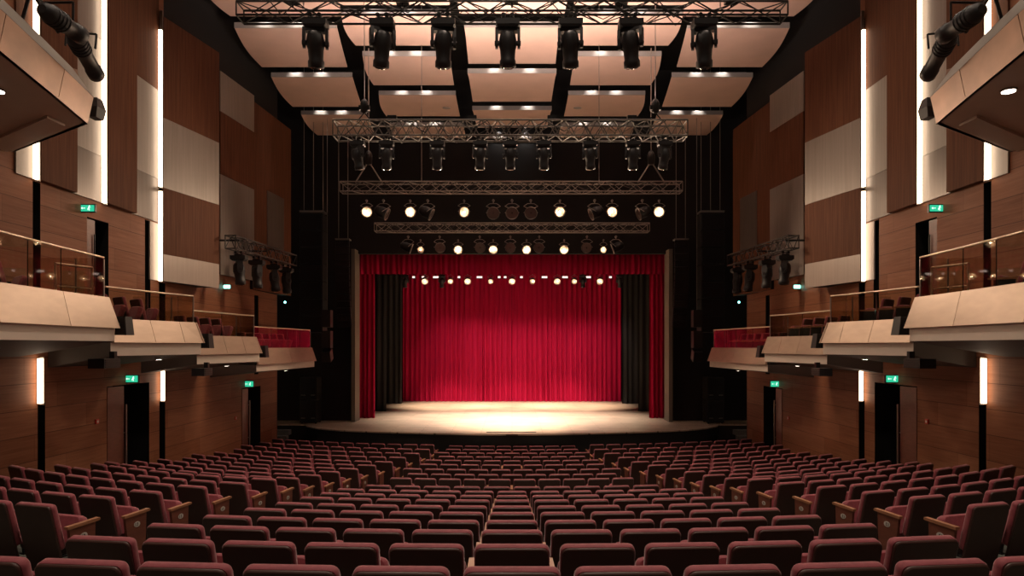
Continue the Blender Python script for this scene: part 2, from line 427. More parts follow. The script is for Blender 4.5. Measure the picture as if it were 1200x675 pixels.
for s in (-1, 1):
    sd = SIDE[s]; mb = MB()
    holes = [(12.36, 12.56, .2, 3.06, .3), (12.49, 12.69, -5, -1.08, .3), (16.14, 16.38, .0, 3.06, .2), (16.78, 17.08, -.4, 1.6, .2), (16.80, 17.08, -5, -1.40, .2),
             (13.94, 14.68, .3, 2.70, .45), (14.62, 16.33, -5, -.90, .9), (21.9, 23.55, -5, -1.42, .9), (23.0, 23.35, -1.0, 1.75, .2)]
    wall_x(mb, s, W, -6, 25.2, -5, 12.5, holes)
    mb.box(s * W if s > 0 else s * (W + 1.4), s * (W + 1.4) if s > 0 else s * W, 25.2, 25.24, -5, 12.5, 2)
    mb.build(f'wall_{sd}', ['wood', 'void', 'black'], kind='structure')
    # doors standing open in the lower wall: leaf seen edge-on with a long pull handle
    for di, (y0, ztop, ln, ztx) in enumerate(((14.66, -.93, .62, 'near'), (21.98, -1.45, .5, 'far'))):
        e = empty('auditorium_door', (s * (W + .02), y0 + .4, -4.3), label=f'dark brown open door with long steel pull in {sd} wall, {ztx} one under the balcony boxes' if di == 0 else f'dark narrow open door with steel pull in {sd} wall beside the stage', cat='door')
        hh = ztop + 4.3
        MB().box(0, s * .05, -.38, -.38 + ln, 0, hh).build('door_leaf', 'panel_wood', e)
        MB().tube((-s * .05, -.38 + ln, 1.05 if di == 0 else .8), (-s * .05, -.38 + ln, 2.95 if di == 0 else 2.45), .022).tube((-s * .05, -.38 + ln, 1.2), (s * .02, -.38 + ln - .02, 1.2), .012).tube((-s * .05, -.38 + ln, 2.3), (s * .02, -.38 + ln - .02, 2.3), .012).build('pull_handle', 'steel', e)
    # door on balcony level
    e = empty('balcony_door', (s * (W + .06), 14.0, .38), label=f'brown door in a dark recess above the {sd} balcony box', cat='door')
    MB().box(0, s * .05, -.04, .3, 0, 2.3).build('door_leaf', 'panel_wood', e)
    MB().tube((-s * .03, .24, .9), (-s * .03, .24, 2.0), .015).build('pull_handle', 'dark_metal', e)
    # flat cladding between light strips: plain proud boards, then lit composite panels
    pats = [(11.9, 12.36, 0, [(9, 12.5, 'screen_brown'), (4.1, 9, 'screen_brown'), (3.08, 4.1, 'screen_grey')]),
            (12.40, 13.43, .10, [(3.08, 12.5, 'screen_brown')]),
            (13.43, 14.41, 0, [(6.6, 12.5, 'screen_darkgrey'), (4.08, 6.6, 'screen_grey'), (3.08, 4.08, 'screen_darkgrey')]),
            (14.43, 15.53, .12, [(3.08, 12.5, 'screen_brown')]),
            (15.53, 16.72, .0, [(6.4, 12.5, 'screen_brown'), (4.17, 6.4, 'screen_grey'), (3.08, 4.17, 'screen_darkgrey')]),
            (16.30, 16.72, .0, [(1.62, 3.05, 'screen_pale')])]
    nm = ['before the first light strip', 'plain boards after the first light strip', 'between the first two light strips', 'plain boards after the second light strip', 'between second and third light strips', 'small pale piece beside the third light strip']
    for j, (a, b_, pr, rows_) in enumerate(pats):
        e = empty('wall_panel', (s * W, (a + b_) / 2, rows_[-1][0]), label=f'tall {sd} wall cladding panel, {nm[j]}', cat='wall panel')
        for (z0, z1, mt) in rows_:
            mb = MB(); x0, x1 = s * (W - .035 - pr), s * (W - .002)
            mb.box(min(x0, x1), max(x0, x1), a, b_ - .0, z0 + .008, z1); o = mb.build('panel_board', mt)
            o.location = tuple(-v for v in e.location); o.parent = e
    # angled screens nearer the stage
    scr = [((8.76, 16.74), (8.28, 18.82), 1.62, 8.28, [(1.62, 2.30, 'screen_pale'), (2.30, 3.97, 'screen_brown'), (3.97, 5.73, 'screen_grey'), (5.73, 8.28, 'screen_brown')], 'with four colour bands behind the third light strip'),
           ((8.80, 20.1), (8.56, 22.1), 2.15, 8.3, [(2.15, 5.18, 'screen_grey'), (5.18, 7.08, 'screen_brown'), (7.08, 8.3, 'screen_grey')], 'grey, brown and grey, middle one of the three angled screens'),
           ((8.78, 22.6), (8.5, 25.6), 1.9, 8.3, [(1.9, 8.3, 'screen_brown')], 'brown with one grey inset beside the stage')]
    for (pa, pb, z0, z1, bands, nmn) in scr:
        e = empty('acoustic_screen', (s * W, pa[1], z0), label=f'tall angled {sd} wall screen, {nmn}', cat='wall screen')
        def P(t, off): 
            x = pa[0] + (pb[0] - pa[0]) * t - off; y = pa[1] + (pb[1] - pa[1]) * t; return (s * x, y)
        mb = MB(); a, b_ = P(0, -.03), P(1, -.03)
        mb.prism([(a[0], a[1] + .01, z0 + .02), (b_[0], b_[1] - .01, z0 + .02), (s * (W - .003), b_[1] - .01, z0 + .02), (s * (W - .003), a[1] + .01, z0 + .02)], (0, 0, z1 - z0 - .04)); o = mb.build('backing', 'black'); o.location = tuple(-v for v in e.location); o.parent = e
        for (c, d, mt) in bands:
            p0, p1, p2, p3 = P(0, 0), P(1, 0), P(1, -.03), P(0, -.03)
            mb = MB(); mb.prism([(p0[0], p0[1], c + .006), (p1[0], p1[1], c + .006), (p2[0], p2[1], c + .006), (p3[0], p3[1], c + .006)], (0, 0, d - c - .006))
            o = mb.build('panel_board', mt); o.location = tuple(-v for v in e.location); o.parent = e
        if nmn.startswith('brown with'):
            p0, p1 = P(.33, .02), P(.78, .02); q0, q1 = P(.33, 0), P(.78, 0)
            mb = MB(); mb.prism([(p0[0], p0[1], 3.55), (p1[0], p1[1], 3.55), (q1[0], q1[1], 3.55), (q0[0], q0[1], 3.55)], (0, 0, 1.95))
            o = mb.build('inset_panel', 'screen_darkgrey'); o.location = tuple(-v for v in e.location); o.parent = e
    # light strips
    LS = [(12.31, 3.08, 9.5, .0, 'upper strip nearest the camera'), (14.36, 3.08, 12.4, .0, 'upper strip, second from the camera'), (16.66, 3.98, 7.9, .0, 'upper strip, third from the camera'), (16.66, 1.62, 3.86, .0, 'short strip under the third upper one'),
          (12.42, -1.08, -.24, .0, 'short strip under the near balcony box'), (16.77, -1.39, -.50, .0, 'short strip under the second balcony box')]
    for (d, z0, z1, pr, nmn) in LS:
        e = empty('light_strip', (s * (W - .10 - pr), d, z0), label=f'warm white vertical light strip on {sd} wall, {nmn}', cat='light strip')
        MB().box(-.036, .036, -.03, .03, 0, z1 - z0).build('diffuser', 'strip', e)
        MB().box(-.04, .04, .03, .05, -.03, z1 - z0 + (.5 if nmn.startswith('upper strip, third') else .03)).box(min(-s * .04, s * .06), max(-s * .04, s * .06), .05, .056, -.03, z1 - z0).build('housing', 'steel', e)
    # exit signs
    for (x, y, z, lab_, wd) in ((W - .12, xy_, zz, l_, w_) for xy_, zz, l_, w_ in (
            (13.75, zat(244, 13.75), 'above the balcony door', .26), (15.35, zat(444, 15.35), 'above the near lower door', .30), (22.2, zat(450, 22.2), 'above the lower door by the stage', .36))):
        e = empty('exit_sign', (s * x, y, z), label=f'green lit exit sign on {sd} wall {lab_}', cat='exit sign')
        MB().box(-.17, .17, 0, .05, -wd / 2 * .5 - .02, wd / 2 * .5 + .02).build('sign_box', 'dark_metal', e)
        f = MB().box(-.15, .15, -.008, 0, -wd * .25, wd * .25).build('sign_face', 'exit_green', e)
        mb = MB(); u = .045
        mb.lathe([(.014, 0), (.014, .003)], 10, 0, Matrix.Translation((.055, -.008, .045)) @ Matrix.Rotation(R(90), 4, 'X'))
        mb.box(.030, .055, -.011, -.008, -.01, .032); mb.box(.05, .08, -.011, -.008, .012, .022); mb.box(.045, .06, -.011, -.008, -.05, -.008); mb.box(.018, .032, -.011, -.008, -.04, 0)
        mb.build('figure', 'exit_white', f); mb = MB()
        mb.box(-.09, -.03, -.011, -.008, -.006, .008); mb.prism([(-.09, -.011, -.025), (-.12, -.011, .001), (-.09, -.011, .027)], (0, .003, 0))
        mb.build('arrow', 'exit_white', f)
    for (d, z, lab_) in ((20.5, zat(336, 20.5), 'under the hanging side truss'),):
        e = empty('indicator_light', (s * (W - .12), d, z), label=f'small cyan indicator lamp on {sd} wall {lab_}', cat='lamp')
        MB().box(-.12, .12, 0, .04, -.06, .06).build('housing', 'dark_metal', e); MB().box(-.10, .10, -.006, 0, -.05, .05).build('lens', 'indicator', e)
    for (d, z, nmn) in ((14.25, zat(494, 14.25), 'near'), (21.4, zat(490, 21.4), 'far')):
        e = empty('fire_alarm_button', (s * (W - .001), d, z), label=f'small red fire alarm button on {sd} wood wall, {nmn} one beside the open door', cat='alarm button')
        x0, x1 = sorted((0, -s * .03)); MB().box(x0, x1, -.05, .05, -.05, .05).build('button_box', 'red_plastic', e)
        x0, x1 = sorted((-s * .03, -s * .034)); MB().box(x0, x1, -.025, .025, -.025, .025).build('button', 'plate', e)
    # proscenium return walls, black
    mb = MB(); x0, x1 = sorted((s * 7.15, s * 16)); mb.box(x0, x1, 30.2, 30.5, -4.3, 12.5); mb.build(f'wall_stage_{sd}', 'black', kind='structure')
    mb = MB(); x0, x1 = sorted((s * 13, s * 13.3)); mb.box(x0, x1, 25, 42.5, -4.3, 12.5); mb.build(f'wall_wing_{sd}', 'black', kind='structure')
    mb = MB(); x0, x1 = sorted((s * 6.98, s * 7.15)); mb.box(x0, x1, 29.6, 30.5, -3.4, 4.3); mb.build('trim_1' if s < 0 else 'trim_2', 'pillar_tan', kind='structure')
MB().box(-7.15, 7.15, 30.2, 30.5, 4.17, 12.5).build('wall_stage_header', 'black', kind='structure')
MB().box(-13.3, 13.3, 42.3, 42.6, -4.3, 12.5).build('wall_stage_back', 'black', kind='structure')
MB().box(-13.3, 13.3, -6, 42.6, 12.5, 12.8).build('ceiling', 'void', kind='structure')

# ------------------------------------------------------------------ stage
mb = MB(); SZ = -3.4
edge = [(0, 25.5), (1.5, 25.55), (3, 25.8), (4.5, 26.1), (6, 26.45), (7, 26.8), (8, 27.4), (8.7, 28.2), (8.9, 28.7), (13, 28.8)]
edge = [(-x, y) for x, y in edge[::-1]] + edge[1:]
poly = edge + [(13, 42.3), (-13, 42.3)]
n = len(poly)
mb.add([(x, y, SZ) for x, y in poly], [tuple(range(n))])
mb.add([(x, y, SZ) for x, y in edge] + [(x, y, SZ - .05) for x, y in edge], [(i + 1, i, len(edge) + i, len(edge) + i + 1) for i in range(len(edge) - 1)], 0)
mb.add([(x, y + .03, SZ - .05) for x, y in edge] + [(x, y + .03, FLOOR_Z) for x, y in edge], [(i + 1, i, len(edge) + i, len(edge) + i + 1) for i in range(len(edge) - 1)], 1)
mb.build('floor_stage', ['stage_wood', 'black'], kind='structure')
MB().box(-1.0, .95, 26.05, 26.2, SZ, SZ + .012).build('floor_hatch', 'void', label='narrow dark slot in the stage floor near its front edge', cat='stage hatch')
for s in (-1, 1):
    e = empty('stage_steps', (s * 9.9, 26.3, FLOOR_Z), label=f'low grey steps up to the stage at its {SIDE[s]} end', cat='steps')
    for k in range(4):
        MB().box(-.75, .75, k * .32, k * .32 + .34, k * .2, k * .2 + .2).build('step', 'stage_side', e)
        MB().box(-.75, .75, k * .32 - .01, k * .32 + .03, k * .2 + .2, k * .2 + .21).build('nosing', 'steel', e)

def pleats(x0, x1, y, z0, z1, pitch, amp, seed, flare=0, nz=8, rnd=.5):
    rg = random.Random(seed); n_ = max(2, int(abs(x1 - x0) / pitch)); xs = []
    ph = 0; cols = []
    per = 8; N_ = n_ * per
    jit = [rg.uniform(-rnd, rnd) for _ in range(n_ + 2)]; am = [amp * rg.uniform(.55, 1.25) for _ in range(n_ + 2)]
    rings = []
    for j in range(nz + 1):
        t = j / nz; z = z0 + (z1 - z0) * t; ring = []
        for i in range(N_ + 1):
            u = i / per; k = int(u); f = u - k
            x = x0 + (x1 - x0) * (i / N_); 
            a = am[k] * (1 - f) + am[k + 1] * f
            yy = y + a * (math.sin(2 * math.pi * f + .5 * jit[k]) + .25 * math.sin(6 * math.pi * f)) * (1 - .35 * t)
            x += pitch * .10 * math.sin(2 * math.pi * u * .37 + seed) * (1 - t)
            ring.append((x, yy, z))
        rings.append(ring)
    mb = MB(); mb.loft(rings, smooth=True, cap=False, closed=False)
    mb.loft([[(x, y_ + .012, z) for x, y_, z in r] for r in rings], smooth=True, cap=False, closed=False)
    return mb
pleats(-6.64, -.01, 40.5, SZ + .01, 4.9, .29, .15, 3).build('stage_curtain', 'curtain', label='crimson pleated back curtain, left half from centre seam', cat='curtain', group='crimson back curtain halves')
pleats(.01, 6.66, 40.5, SZ + .01, 4.9, .29, .15, 5).build('stage_curtain', 'curtain', label='crimson pleated back curtain, right half from centre seam', cat='curtain', group='crimson back curtain halves')
for s in (-1, 1):
    a, b_ = sorted((s * 6.44, s * 7.3))
    pleats(a, b_, 31.2, SZ + .01, 3.6, .2, .10, 11 + s).build('side_curtain', 'curtain', label=f'narrow red curtain hanging at the {SIDE[s]} edge of the stage opening', cat='curtain')
    a, b_ = sorted((s * 6.53, s * 9.0)); pleats(a, b_, 34.4, SZ + .01, 5, .3, .05, 21 + s).build('masking_drape', 'black_drape', label=f'black drape in the {SIDE[s]} wing, behind the red side curtain', cat='drape')
    a, b_ = sorted((s * 6.42, s * 9.0)); pleats(a, b_, 38.9, SZ + .01, 5, .3, .05, 31 + s).build('masking_drape', 'black_drape', label=f'black drape in the {SIDE[s]} wing, touching the crimson back curtain', cat='drape')
pleats(-7.15, 7.15, 30.75, 3.3, 4.3, .24, .08, 41).build('curtain_valance', 'curtain', label='dark red pleated valance across the top of the stage opening', cat='valance')

# ------------------------------------------------------------------ trusses and lights
def truss(name, p0, p1, sec, label, mat='truss_metal', pitch=.42, r=.022, flat=False):
    """Box truss between two points; sec = (depth, height)."""
    p0, p1 = Vector(p0), Vector(p1); e = empty(name, p0, label=label, cat='lighting truss')
    L_ = (p1 - p0).length; d = (p1 - p0) / L_; up = Vector((0, 0, 1)); sd_ = d.cross(up).normalized()
    cs = [(sd_ * a * sec[0] / 2 + up * b_ * sec[1] / 2) for a, b_ in ((-1, -1), (1, -1), (1, 1), (-1, 1))]
    for c in cs: MB().tube(c, c + d * L_, r, 8).build('chord', mat, e)
    mb = MB(); n_ = max(2, int(L_ / pitch)); st = L_ / n_
    for i in range(n_):
        for j in range(4):
            a, b_ = cs[j], cs[(j + 1) % 4]
            if (i + j) % 2: a, b_ = b_, a
            mb.tube(a + d * i * st, b_ + d * (i + 1) * st, r * .55, 5, cap=False)
    for k in (0, n_):
        for j in range(4): mb.tube(cs[j] + d * k * st, cs[(j + 1) % 4] + d * k * st, r * .7, 5)
    mb.build('lattice', mat, e)
    if name == 'lighting_truss' and L_ > 6:
        rg = random.Random(int(L_ * 100)); pts = []; k = 0; u = .3
        while u < L_ - .3:
            pts.append(d * u + Vector((0, -sec[0] / 2 - .02, (sec[1] * .42 if k % 2 else -sec[1] * rg.uniform(.1, .75))))); u += rg.uniform(.22, .5); k += 1
        MB().path(pts, .011, 5).build('power_cable', 'black_plastic', e)
        MB().path([p + Vector((.13, sec[0] + .03, .03)) for p in pts], .009, 5).build('signal_cable', 'truss_mid', e)
    return e
def rot_head(tilt, pan): return Matrix.Rotation(pan, 4, 'Z') @ Matrix.Rotation(tilt, 4, 'X')
def moving_head(loc, sc_, tilt, pan, label, group):
    """Hangs from loc (underside of truss). Head points down (-z) tilted forward."""
    e = empty('moving_head_light', loc, label=label, cat='stage light', group=group); k = sc_
    MB().box(-.10 * k, .10 * k, -.05 * k, .05 * k, -.02 * k, .02 * k).tube((-.07 * k, 0, 0), (-.07 * k, 0, .10 * k), .018 * k).tube((.07 * k, 0, 0), (.07 * k, 0, .10 * k), .018 * k).tube((-.07 * k, -.06 * k, .06 * k), (-.07 * k, .06 * k, .06 * k), .035 * k).tube((.07 * k, -.06 * k, .06 * k), (.07 * k, .06 * k, .06 * k), .035 * k).build('clamp', 'dark_metal', e)
    mb = MB(); mb.loft([[(x * k, y * k, z * k) for x, y in ((-.19, -.11), (.19, -.11), (.19, .11), (-.19, .11))] for z in (-.02, -.11)] + [[(x * k, y * k, -.15 * k) for x, y in ((-.14, -.09), (.14, -.09), (.14, .09), (-.14, .09))]])
    mb.build('base', 'black_plastic', e)
    P_ = Matrix.Rotation(pan, 4, 'Z'); mb = MB()
    mb.box(-.2 * k, .2 * k, -.06 * k, .06 * k, -.20 * k, -.15 * k, 0, P_)
    for s in (-1, 1):
        a, b_ = sorted((s * .2 * k, s * .155 * k))
        mb.loft([[P_ @ Vector((x, y * k, z * k)) for x, y in ((a, -w_), (b_, -w_), (b_, w_), (a, w_))] for z, w_ in ((-.15, .06), (-.30, .075), (-.42, .06), (-.46, .03))])
    mb.build('yoke', 'black_plastic', e)
    M_ = Matrix.Translation((0, 0, -.38 * k)) @ rot_head(tilt, pan)
    hd = MB().lathe([(.03 * k, .19 * k), (.09 * k, .18 * k), (.125 * k, .13 * k), (.14 * k, .04 * k), (.145 * k, -.04 * k), (.125 * k, -.10 * k), (.115 * k, -.24 * k), (.13 * k, -.27 * k), (.13 * k, -.36 * k), (.105 * k, -.37 * k)], 18, 0, M_).build('head', 'black_plastic', e)
    MB().lathe([(.10 * k, -.372 * k), (.08 * k, -.385 * k), (.03 * k, -.392 * k)], 18, 0, M_).build('lens', 'lens_dark', hd)
    mb = MB()
    mb.tube(M_ @ Vector((-.21 * k, 0, 0)), M_ @ Vector((.21 * k, 0, 0)), .04 * k, 10)
    mb.build('pivot', 'dark_metal', hd)
    return e
def par_light(loc, k, aim, lit, label, group, r=.12, doors=False, spot=0):
    e = empty('par_light', loc, label=label, cat='stage light', group=group)
    aim = Vector(aim); q = (aim - Vector(loc) - Vector((0, 0, -.28 * k))).normalized().to_track_quat('-Z', 'Y').to_matrix().to_4x4()
    M_ = Matrix.Translation((0, 0, -.28 * k)) @ q
    c = MB().lathe([(.05 * k, .26 * k), (r * .75 * k, .22 * k), (r * k, .10 * k), (r * k, -.08 * k), (r * 1.12 * k, -.085 * k), (r * 1.12 * k, -.11 * k), (r * 1.0 * k, -.11 * k), (r * .95 * k, -.07 * k)], 18, 0, M_).build('can', 'dark_metal', e)
    MB().lathe([(r * .93 * k, -.085 * k), (r * .6 * k, -.095 * k), (r * .2 * k, -.10 * k)], 18, 0, M_).build('lens', lit or 'lens_dark', c)
    MB().lathe([(r * 1.16 * k, -.10 * k), (r * 1.16 * k, -.125 * k), (r * 1.02 * k, -.125 * k), (r * 1.02 * k, -.10 * k)], 18, 0, M_).build('rim', 'steel', c)
    mb = MB(); rr_ = r * 1.3 * k; pts = [M_ @ Vector((-rr_, 0, 0))]
    top = Vector((0, 0, -.02 * k))
    mb.path([M_ @ Vector((-rr_, 0, 0)), Vector((-rr_, 0, -.10 * k)), Vector((-rr_ * .5, 0, -.03 * k)), top, Vector((rr_ * .5, 0, -.03 * k)), Vector((rr_, 0, -.10 * k)), M_ @ Vector((rr_, 0, 0))], .010 * k, 6)
    mb.tube(top, (0, 0, .10 * k), .014 * k); mb.tube((0, -.04 * k, .06 * k), (0, .04 * k, .06 * k), .035 * k)
    mb.build('yoke', 'truss_metal', e)
    if doors:
        mb = MB()
        for i in range(4):
            Q = M_ @ Matrix.Rotation(R(90 * i), 4, 'Z')
            mb.prism([Q @ Vector(p) for p in ((-r * .9 * k, r * 1.1 * k, -.11 * k), (r * .9 * k, r * 1.1 * k, -.11 * k), (r * 1.2 * k, r * 1.7 * k, -.28 * k), (-r * 1.2 * k, r * 1.7 * k, -.28 * k))], Q.to_3x3() @ Vector((0, .006, 0)))
        mb.build('barn_doors', 'dark_metal', c)
    return e

# truss 1, nearest the ceiling
D1 = 12.5; z1 = zat(7, D1)
truss('lighting_truss', (xat(275, D1), D1 + .25, z1), (xat(925, D1), D1 + .25, z1), (.36, .26), 'black lighting truss highest up and nearest the camera, carrying seven lights', 'truss_black', .42, .022)
lx = [368, 447, 519, 595, 669, 740, 827]; tl = [(-12, 8), (-22, 14), (-14, 4), (-6, 0), (-14, -4), (-20, -14), (-14, -10)]
for i, (px, (tx, ty)) in enumerate(zip(lx, tl)):
    moving_head((xat(px, D1), D1 + .1, z1 - .21), 1.18, R(8 if i == 3 else 16), R(ty * 1.8 if i not in (0,) else 10), f'black moving head light on the highest truss, {ORD[i+1]} from left', 'moving heads on the highest truss')
# truss 2
D2 = 17.5; z2 = zat(153, D2)
truss('lighting_truss', (xat(393, D2), D2, z2), (xat(803, D2), D2, z2), (.5, .40), 'grey lighting truss of medium height with a row of unlit moving heads', 'truss_mid', .21, .025)
for i, px in enumerate([420, 454, 513, 563, 598, 637, 691, 741, 778]):
    moving_head((xat(px, D2), D2 - .1, z2 - .31), .98, R(12), R([-40, 12, 6, 10, 0, -6, -14, -8, 35][i]), f'dark moving head light on the middle truss, {ORD[i+1]} from left', 'moving heads on the middle truss')
# truss 3
D3 = 21.0; z3 = zat(220, D3)
truss('lighting_truss', (xat(400, D3), D3, z3), (xat(798, D3), D3, z3), (.4, .30), 'grey lighting truss carrying six bright round lamps', 'truss_metal', .34, .018)
g3 = 'bright lamps on the truss above the stage'
for i, px in enumerate([430, 481, 544, 656, 717, 772]):
    par_light((xat(px, D3), D3 - .05, zat(249, D3) + .30), 1.0, (0, 4, -2), 'lamp_lit', f'bright lit round stage lamp on the third truss, {ORD[i+1]} from left', g3, .15)
for i, (px, a) in enumerate([(449, (8, 21, -1)), (501, (8, 21, -1)), (578, (xat(578, 21), 4, -1)), (600, (0, 4, -1)), (622, (xat(622, 21), 4, -1)), (697, (-9, 20, -1)), (753, (-9, 20, -1))]):
    par_light((xat(px, D3), D3 + .05, zat(249, D3) + .32), 1.15, a, None, f'unlit round stage lamp on the third truss, {ORD[i+1]} unlit one from left', 'unlit lamps on the third truss', .15)
# truss 4
D4 = 25.0; z4 = zat(267, D4)
truss('lighting_truss', (xat(440, D4), D4, z4), (xat(760, D4), D4, z4), (.4, .30), 'grey lighting truss just above the red valance with smaller lit lamps', 'truss_metal', .36, .018)
for i, (px, sm_) in enumerate([(493, 1), (537, 0), (578, 0), (617, 0), (661, 0), (707, 1)]):
    par_light((xat(px, D4), D4 - .05, zat(293, D4) + .30), 1.0, (0, 5, -3), 'lamp_small' if sm_ else 'lamp_lit', f'lit stage lamp on the fourth truss above the valance, {ORD[i+1]} from left', 'lit lamps on the fourth truss', .11 if sm_ else .15)
for i, (px, a) in enumerate([(478, (9, 27, -1)), (515, (2, 6, -1)), (562, (2, 6, -1)), (598, (0, 6, -1)), (632, (-2, 6, -1)), (688, (-2, 6, -1)), (722, (-9, 27, -1))]):
    par_light((xat(px, D4), D4 + .05, zat(290, D4) + .34), 1.2, a, None, f'unlit stage lamp on the fourth truss above the valance, {ORD[i+1]} from left', 'unlit lamps on the fourth truss', .14)
# truss 5 inside the stage opening
D5 = 33.0; z5 = 3.72
truss('lighting_truss', (-6.2, D5, z5), (6.2, D5, z5), (.35, .25), 'dark lighting truss half hidden behind the red valance', 'truss_black', .5, .02)
for i, px in enumerate([498, 528, 548, 575, 600, 624, 653, 673, 703]):
    par_light((xat(px, D5), D5 - .05, zat(329, D5) + .28), 1.0, (xat(px, D5) * .5, 20, -4.2), 'lamp_small', f'small lit lamp in front of the crimson curtain top, {ORD[i+1]} from left', 'small lit lamps over the stage', .12 if i % 2 else .15)
for i, px in enumerate([475, 518, 683, 726]):
    moving_head((xat(px, D5), D5 - .05, zat(322, D5)), .85, R(14), R([30, 14, -14, -30][i]), f'dark moving head over the stage below the valance, {ORD[i+1]} from left', 'moving heads over the stage')
D6 = 36.5
truss('lighting_truss', (-6.2, D6, 4.25), (6.2, D6, 4.25), (.3, .25), 'rearmost dark lighting truss with a line of small white lamps', 'truss_black', .5, .02)
for i, px in enumerate([485, 496, 511, 538, 562, 585, 592, 611, 638, 662, 689, 715]):
    e = empty('led_batten', (xat(px, D6), D6 - .1, zat(325, D6)), label=f'small white lamp on the rearmost stage truss, {ORD[i+1]} from left', cat='stage light', group='small white lamps on the rearmost truss')
    wd = .15 if i in (2, 4, 8, 9, 10) else .07
    MB().box(-wd - .03, wd + .03, 0, .15, -.07, .07).box(-.02, .02, .05, .09, .07, .32).build('housing', 'dark_metal', e); MB().box(-wd, wd, -.01, 0, -.05, .05).build('lens', 'led_white', e)
ZC_ = 9.38
# hoists and cables carrying trusses 2 and 3
for s, px in ((-1, 427), (1, 768)):
    e = empty('chain_hoist', (xat(px, D2), D2, z2 + .25), label=f'chain hoist above the {SIDE[s]} end of the middle truss', cat='chain hoist')
    MB().lathe([(.03, .2), (.10, .24), (.11, .45), (.07, .55), (.03, .58)], 12).box(-.14, .14, -.06, .06, .28, .40).build('hoist_body', 'dark_metal', e)
    MB().tube((0, 0, .5), (0, 0, ZC_ - z2 - .25), .012).build('chain', 'steel', e)
    MB().path([(-.2, 0, -.02), (0, 0, .22), (.2, 0, -.02)], .015).build('sling', 'black', e)
    e = empty('chain_hoist', (xat(px + (5 if s < 0 else -5), D3), D3, z3 + .17), label=f'chain hoist with spread slings above the {SIDE[s]} end of the lit truss', cat='chain hoist')
    MB().lathe([(.03, .55), (.11, .58), (.12, .85), (.08, .95), (.03, 1.0)], 12).build('hoist_body', 'dark_metal', e)
    MB().tube((0, 0, .9), (0, 0, ZC_ - z3 - .17), .015).build('chain', 'steel', e)
    MB().path([(-.42, 0, 0), (-.05, 0, .58), (.05, 0, .58), (.42, 0, 0)], .022).build('sling', 'truss_metal', e)
for i, px in enumerate([494, 702]):
    MB().tube((xat(px, D3), D3, z3 + .17), (xat(px, D3), D3, 12.5), .010).build('suspension_cable', 'truss_metal', label=f"thin steel cable dropping to the lit truss, {'left' if i == 0 else 'right'} one", cat='cable')
for i, px in enumerate([350, 600, 850]):
    MB().tube((xat(px, D1), D1 + .3, z1 + .13), (xat(px, D1), D1 + .3, 12.5), .012).build('suspension_cable', 'truss_metal', label=['thin cable holding the left end of the highest truss', 'thin cable holding the middle of the highest truss', 'thin cable holding the right end of the highest truss'][i], cat='cable')
# side trusses along the walls
for s in (-1, 1):
    a, b_ = (s * 8.0, 18.9, 2.95), (s * 7.62, 23.1, 2.95)
    t_ = truss('side_truss', a, b_, (.30, .36), f'short dark truss with round lamps along the {SIDE[s]} wall screens', 'truss_black', .3, .022)
    mb = MB()
    for q in (19.3, 21.5): mb.tube((s * 7.9 - a[0], q - 18.9, .1), (s * 8.6 - a[0], q - 18.9, .1), .03)
    mb.build('wall_bracket', 'dark_metal', t_)
    for i, q in enumerate((19.4, 20.5, 21.7, 22.6)):
        x = s * (8.0 - .38 * (q - 18.9) / 4.2)
        moving_head((x, q, 2.64), 1.15, R([6, 4, 8, 5][i]), R(s * [60, 48, 66, 54][i]), f'black wash light under the {SIDE[s]} side truss, {ORD[i+1]} from the camera', f'wash lights on the {SIDE[s]} side truss')

# ------------------------------------------------------------------ ceiling reflectors
ZC = 9.4
def cloud(yn, yf, on, of_, in_, if_, s, lab_, grp, lamps=2, vent=0):
    """Ceiling reflector: near/far rows, outer/inner column offsets from the axis at near and far edge."""
    dn, df = ZC * F / (HY - (yn + 5)), ZC * F / (HY - yf)
    def X(off, d): return s * off * d / F
    no, fo = X(on, dn), X(of_, df); ni, fi = X(in_, dn), X(if_, df)
    e = empty('ceiling_reflector', ((no + ni) / 2, dn, ZC), label=lab_, cat='ceiling panel', group=grp)
    rings = []; K = 10
    bulge = .06 * abs(no - ni)
    for j in range(K + 1):
        t = j / K; y = dn + (df - dn) * t; c = .10 * math.sin(math.pi * t) 
        xo = no + (fo - no) * t + (0 if s == 0 else s) * bulge * .5 * math.sin(math.pi * t); xi = ni + (fi - ni) * t
        z = ZC + .16 * (t - .0) ** 2 * .6
        rings.append([(xo, y, z), (xi, y, z), (xi, y, z + .03), (xo, y, z + .03)])
    ex, ey = e.location[0], e.location[1]
    if vent: MB().lathe([(.16, -.03), (.16, 0), (.13, .01)], 16, 0, Matrix.Translation((s * vent * (dn + df) / 2 / F - ex, (dn + df) / 2 - dn + .1, .03)) @ Matrix.Scale(.6, 4, (0, 1, 0))).build('vent', 'cloud_edge', e)
    mv = lambda r: [(p[0] - ex, p[1] - ey, p[2] - ZC) for p in r]
    MB().loft([mv(r) for r in rings], smooth=False).build('reflector_board', 'cloud', e)
    x0, x1 = sorted((no - ex, ni - ex))
    MB().box(x0, x1, -.03, 0.0, -.002, .16).build('edge_strip', 'cloud_edge', e)
    wd = x1 - x0
    for q in ([.3, .62] if lamps == 2 else []):
        x = x0 + wd * q
        b_ = MB().lathe([(.05, .62), (.05, .46), (.035, .455)], 12, 0, Matrix.Translation((x, -.13, 0))).build('spot_lamp', 'dark_metal', e)
        MB().lathe([(.034, .453), (.02, .451)], 10, 0, Matrix.Translation((x, -.13, 0))).build('lamp_glass', 'cloud_lamp', b_)
        light('SPOT', 'reflector_spot', (ex + x, ey - .13, ZC + .42), 55, (1, .92, .84), (ex + x, ey - .03, ZC), .02, 88, 1)
G = 'pale reflector panels under the ceiling'
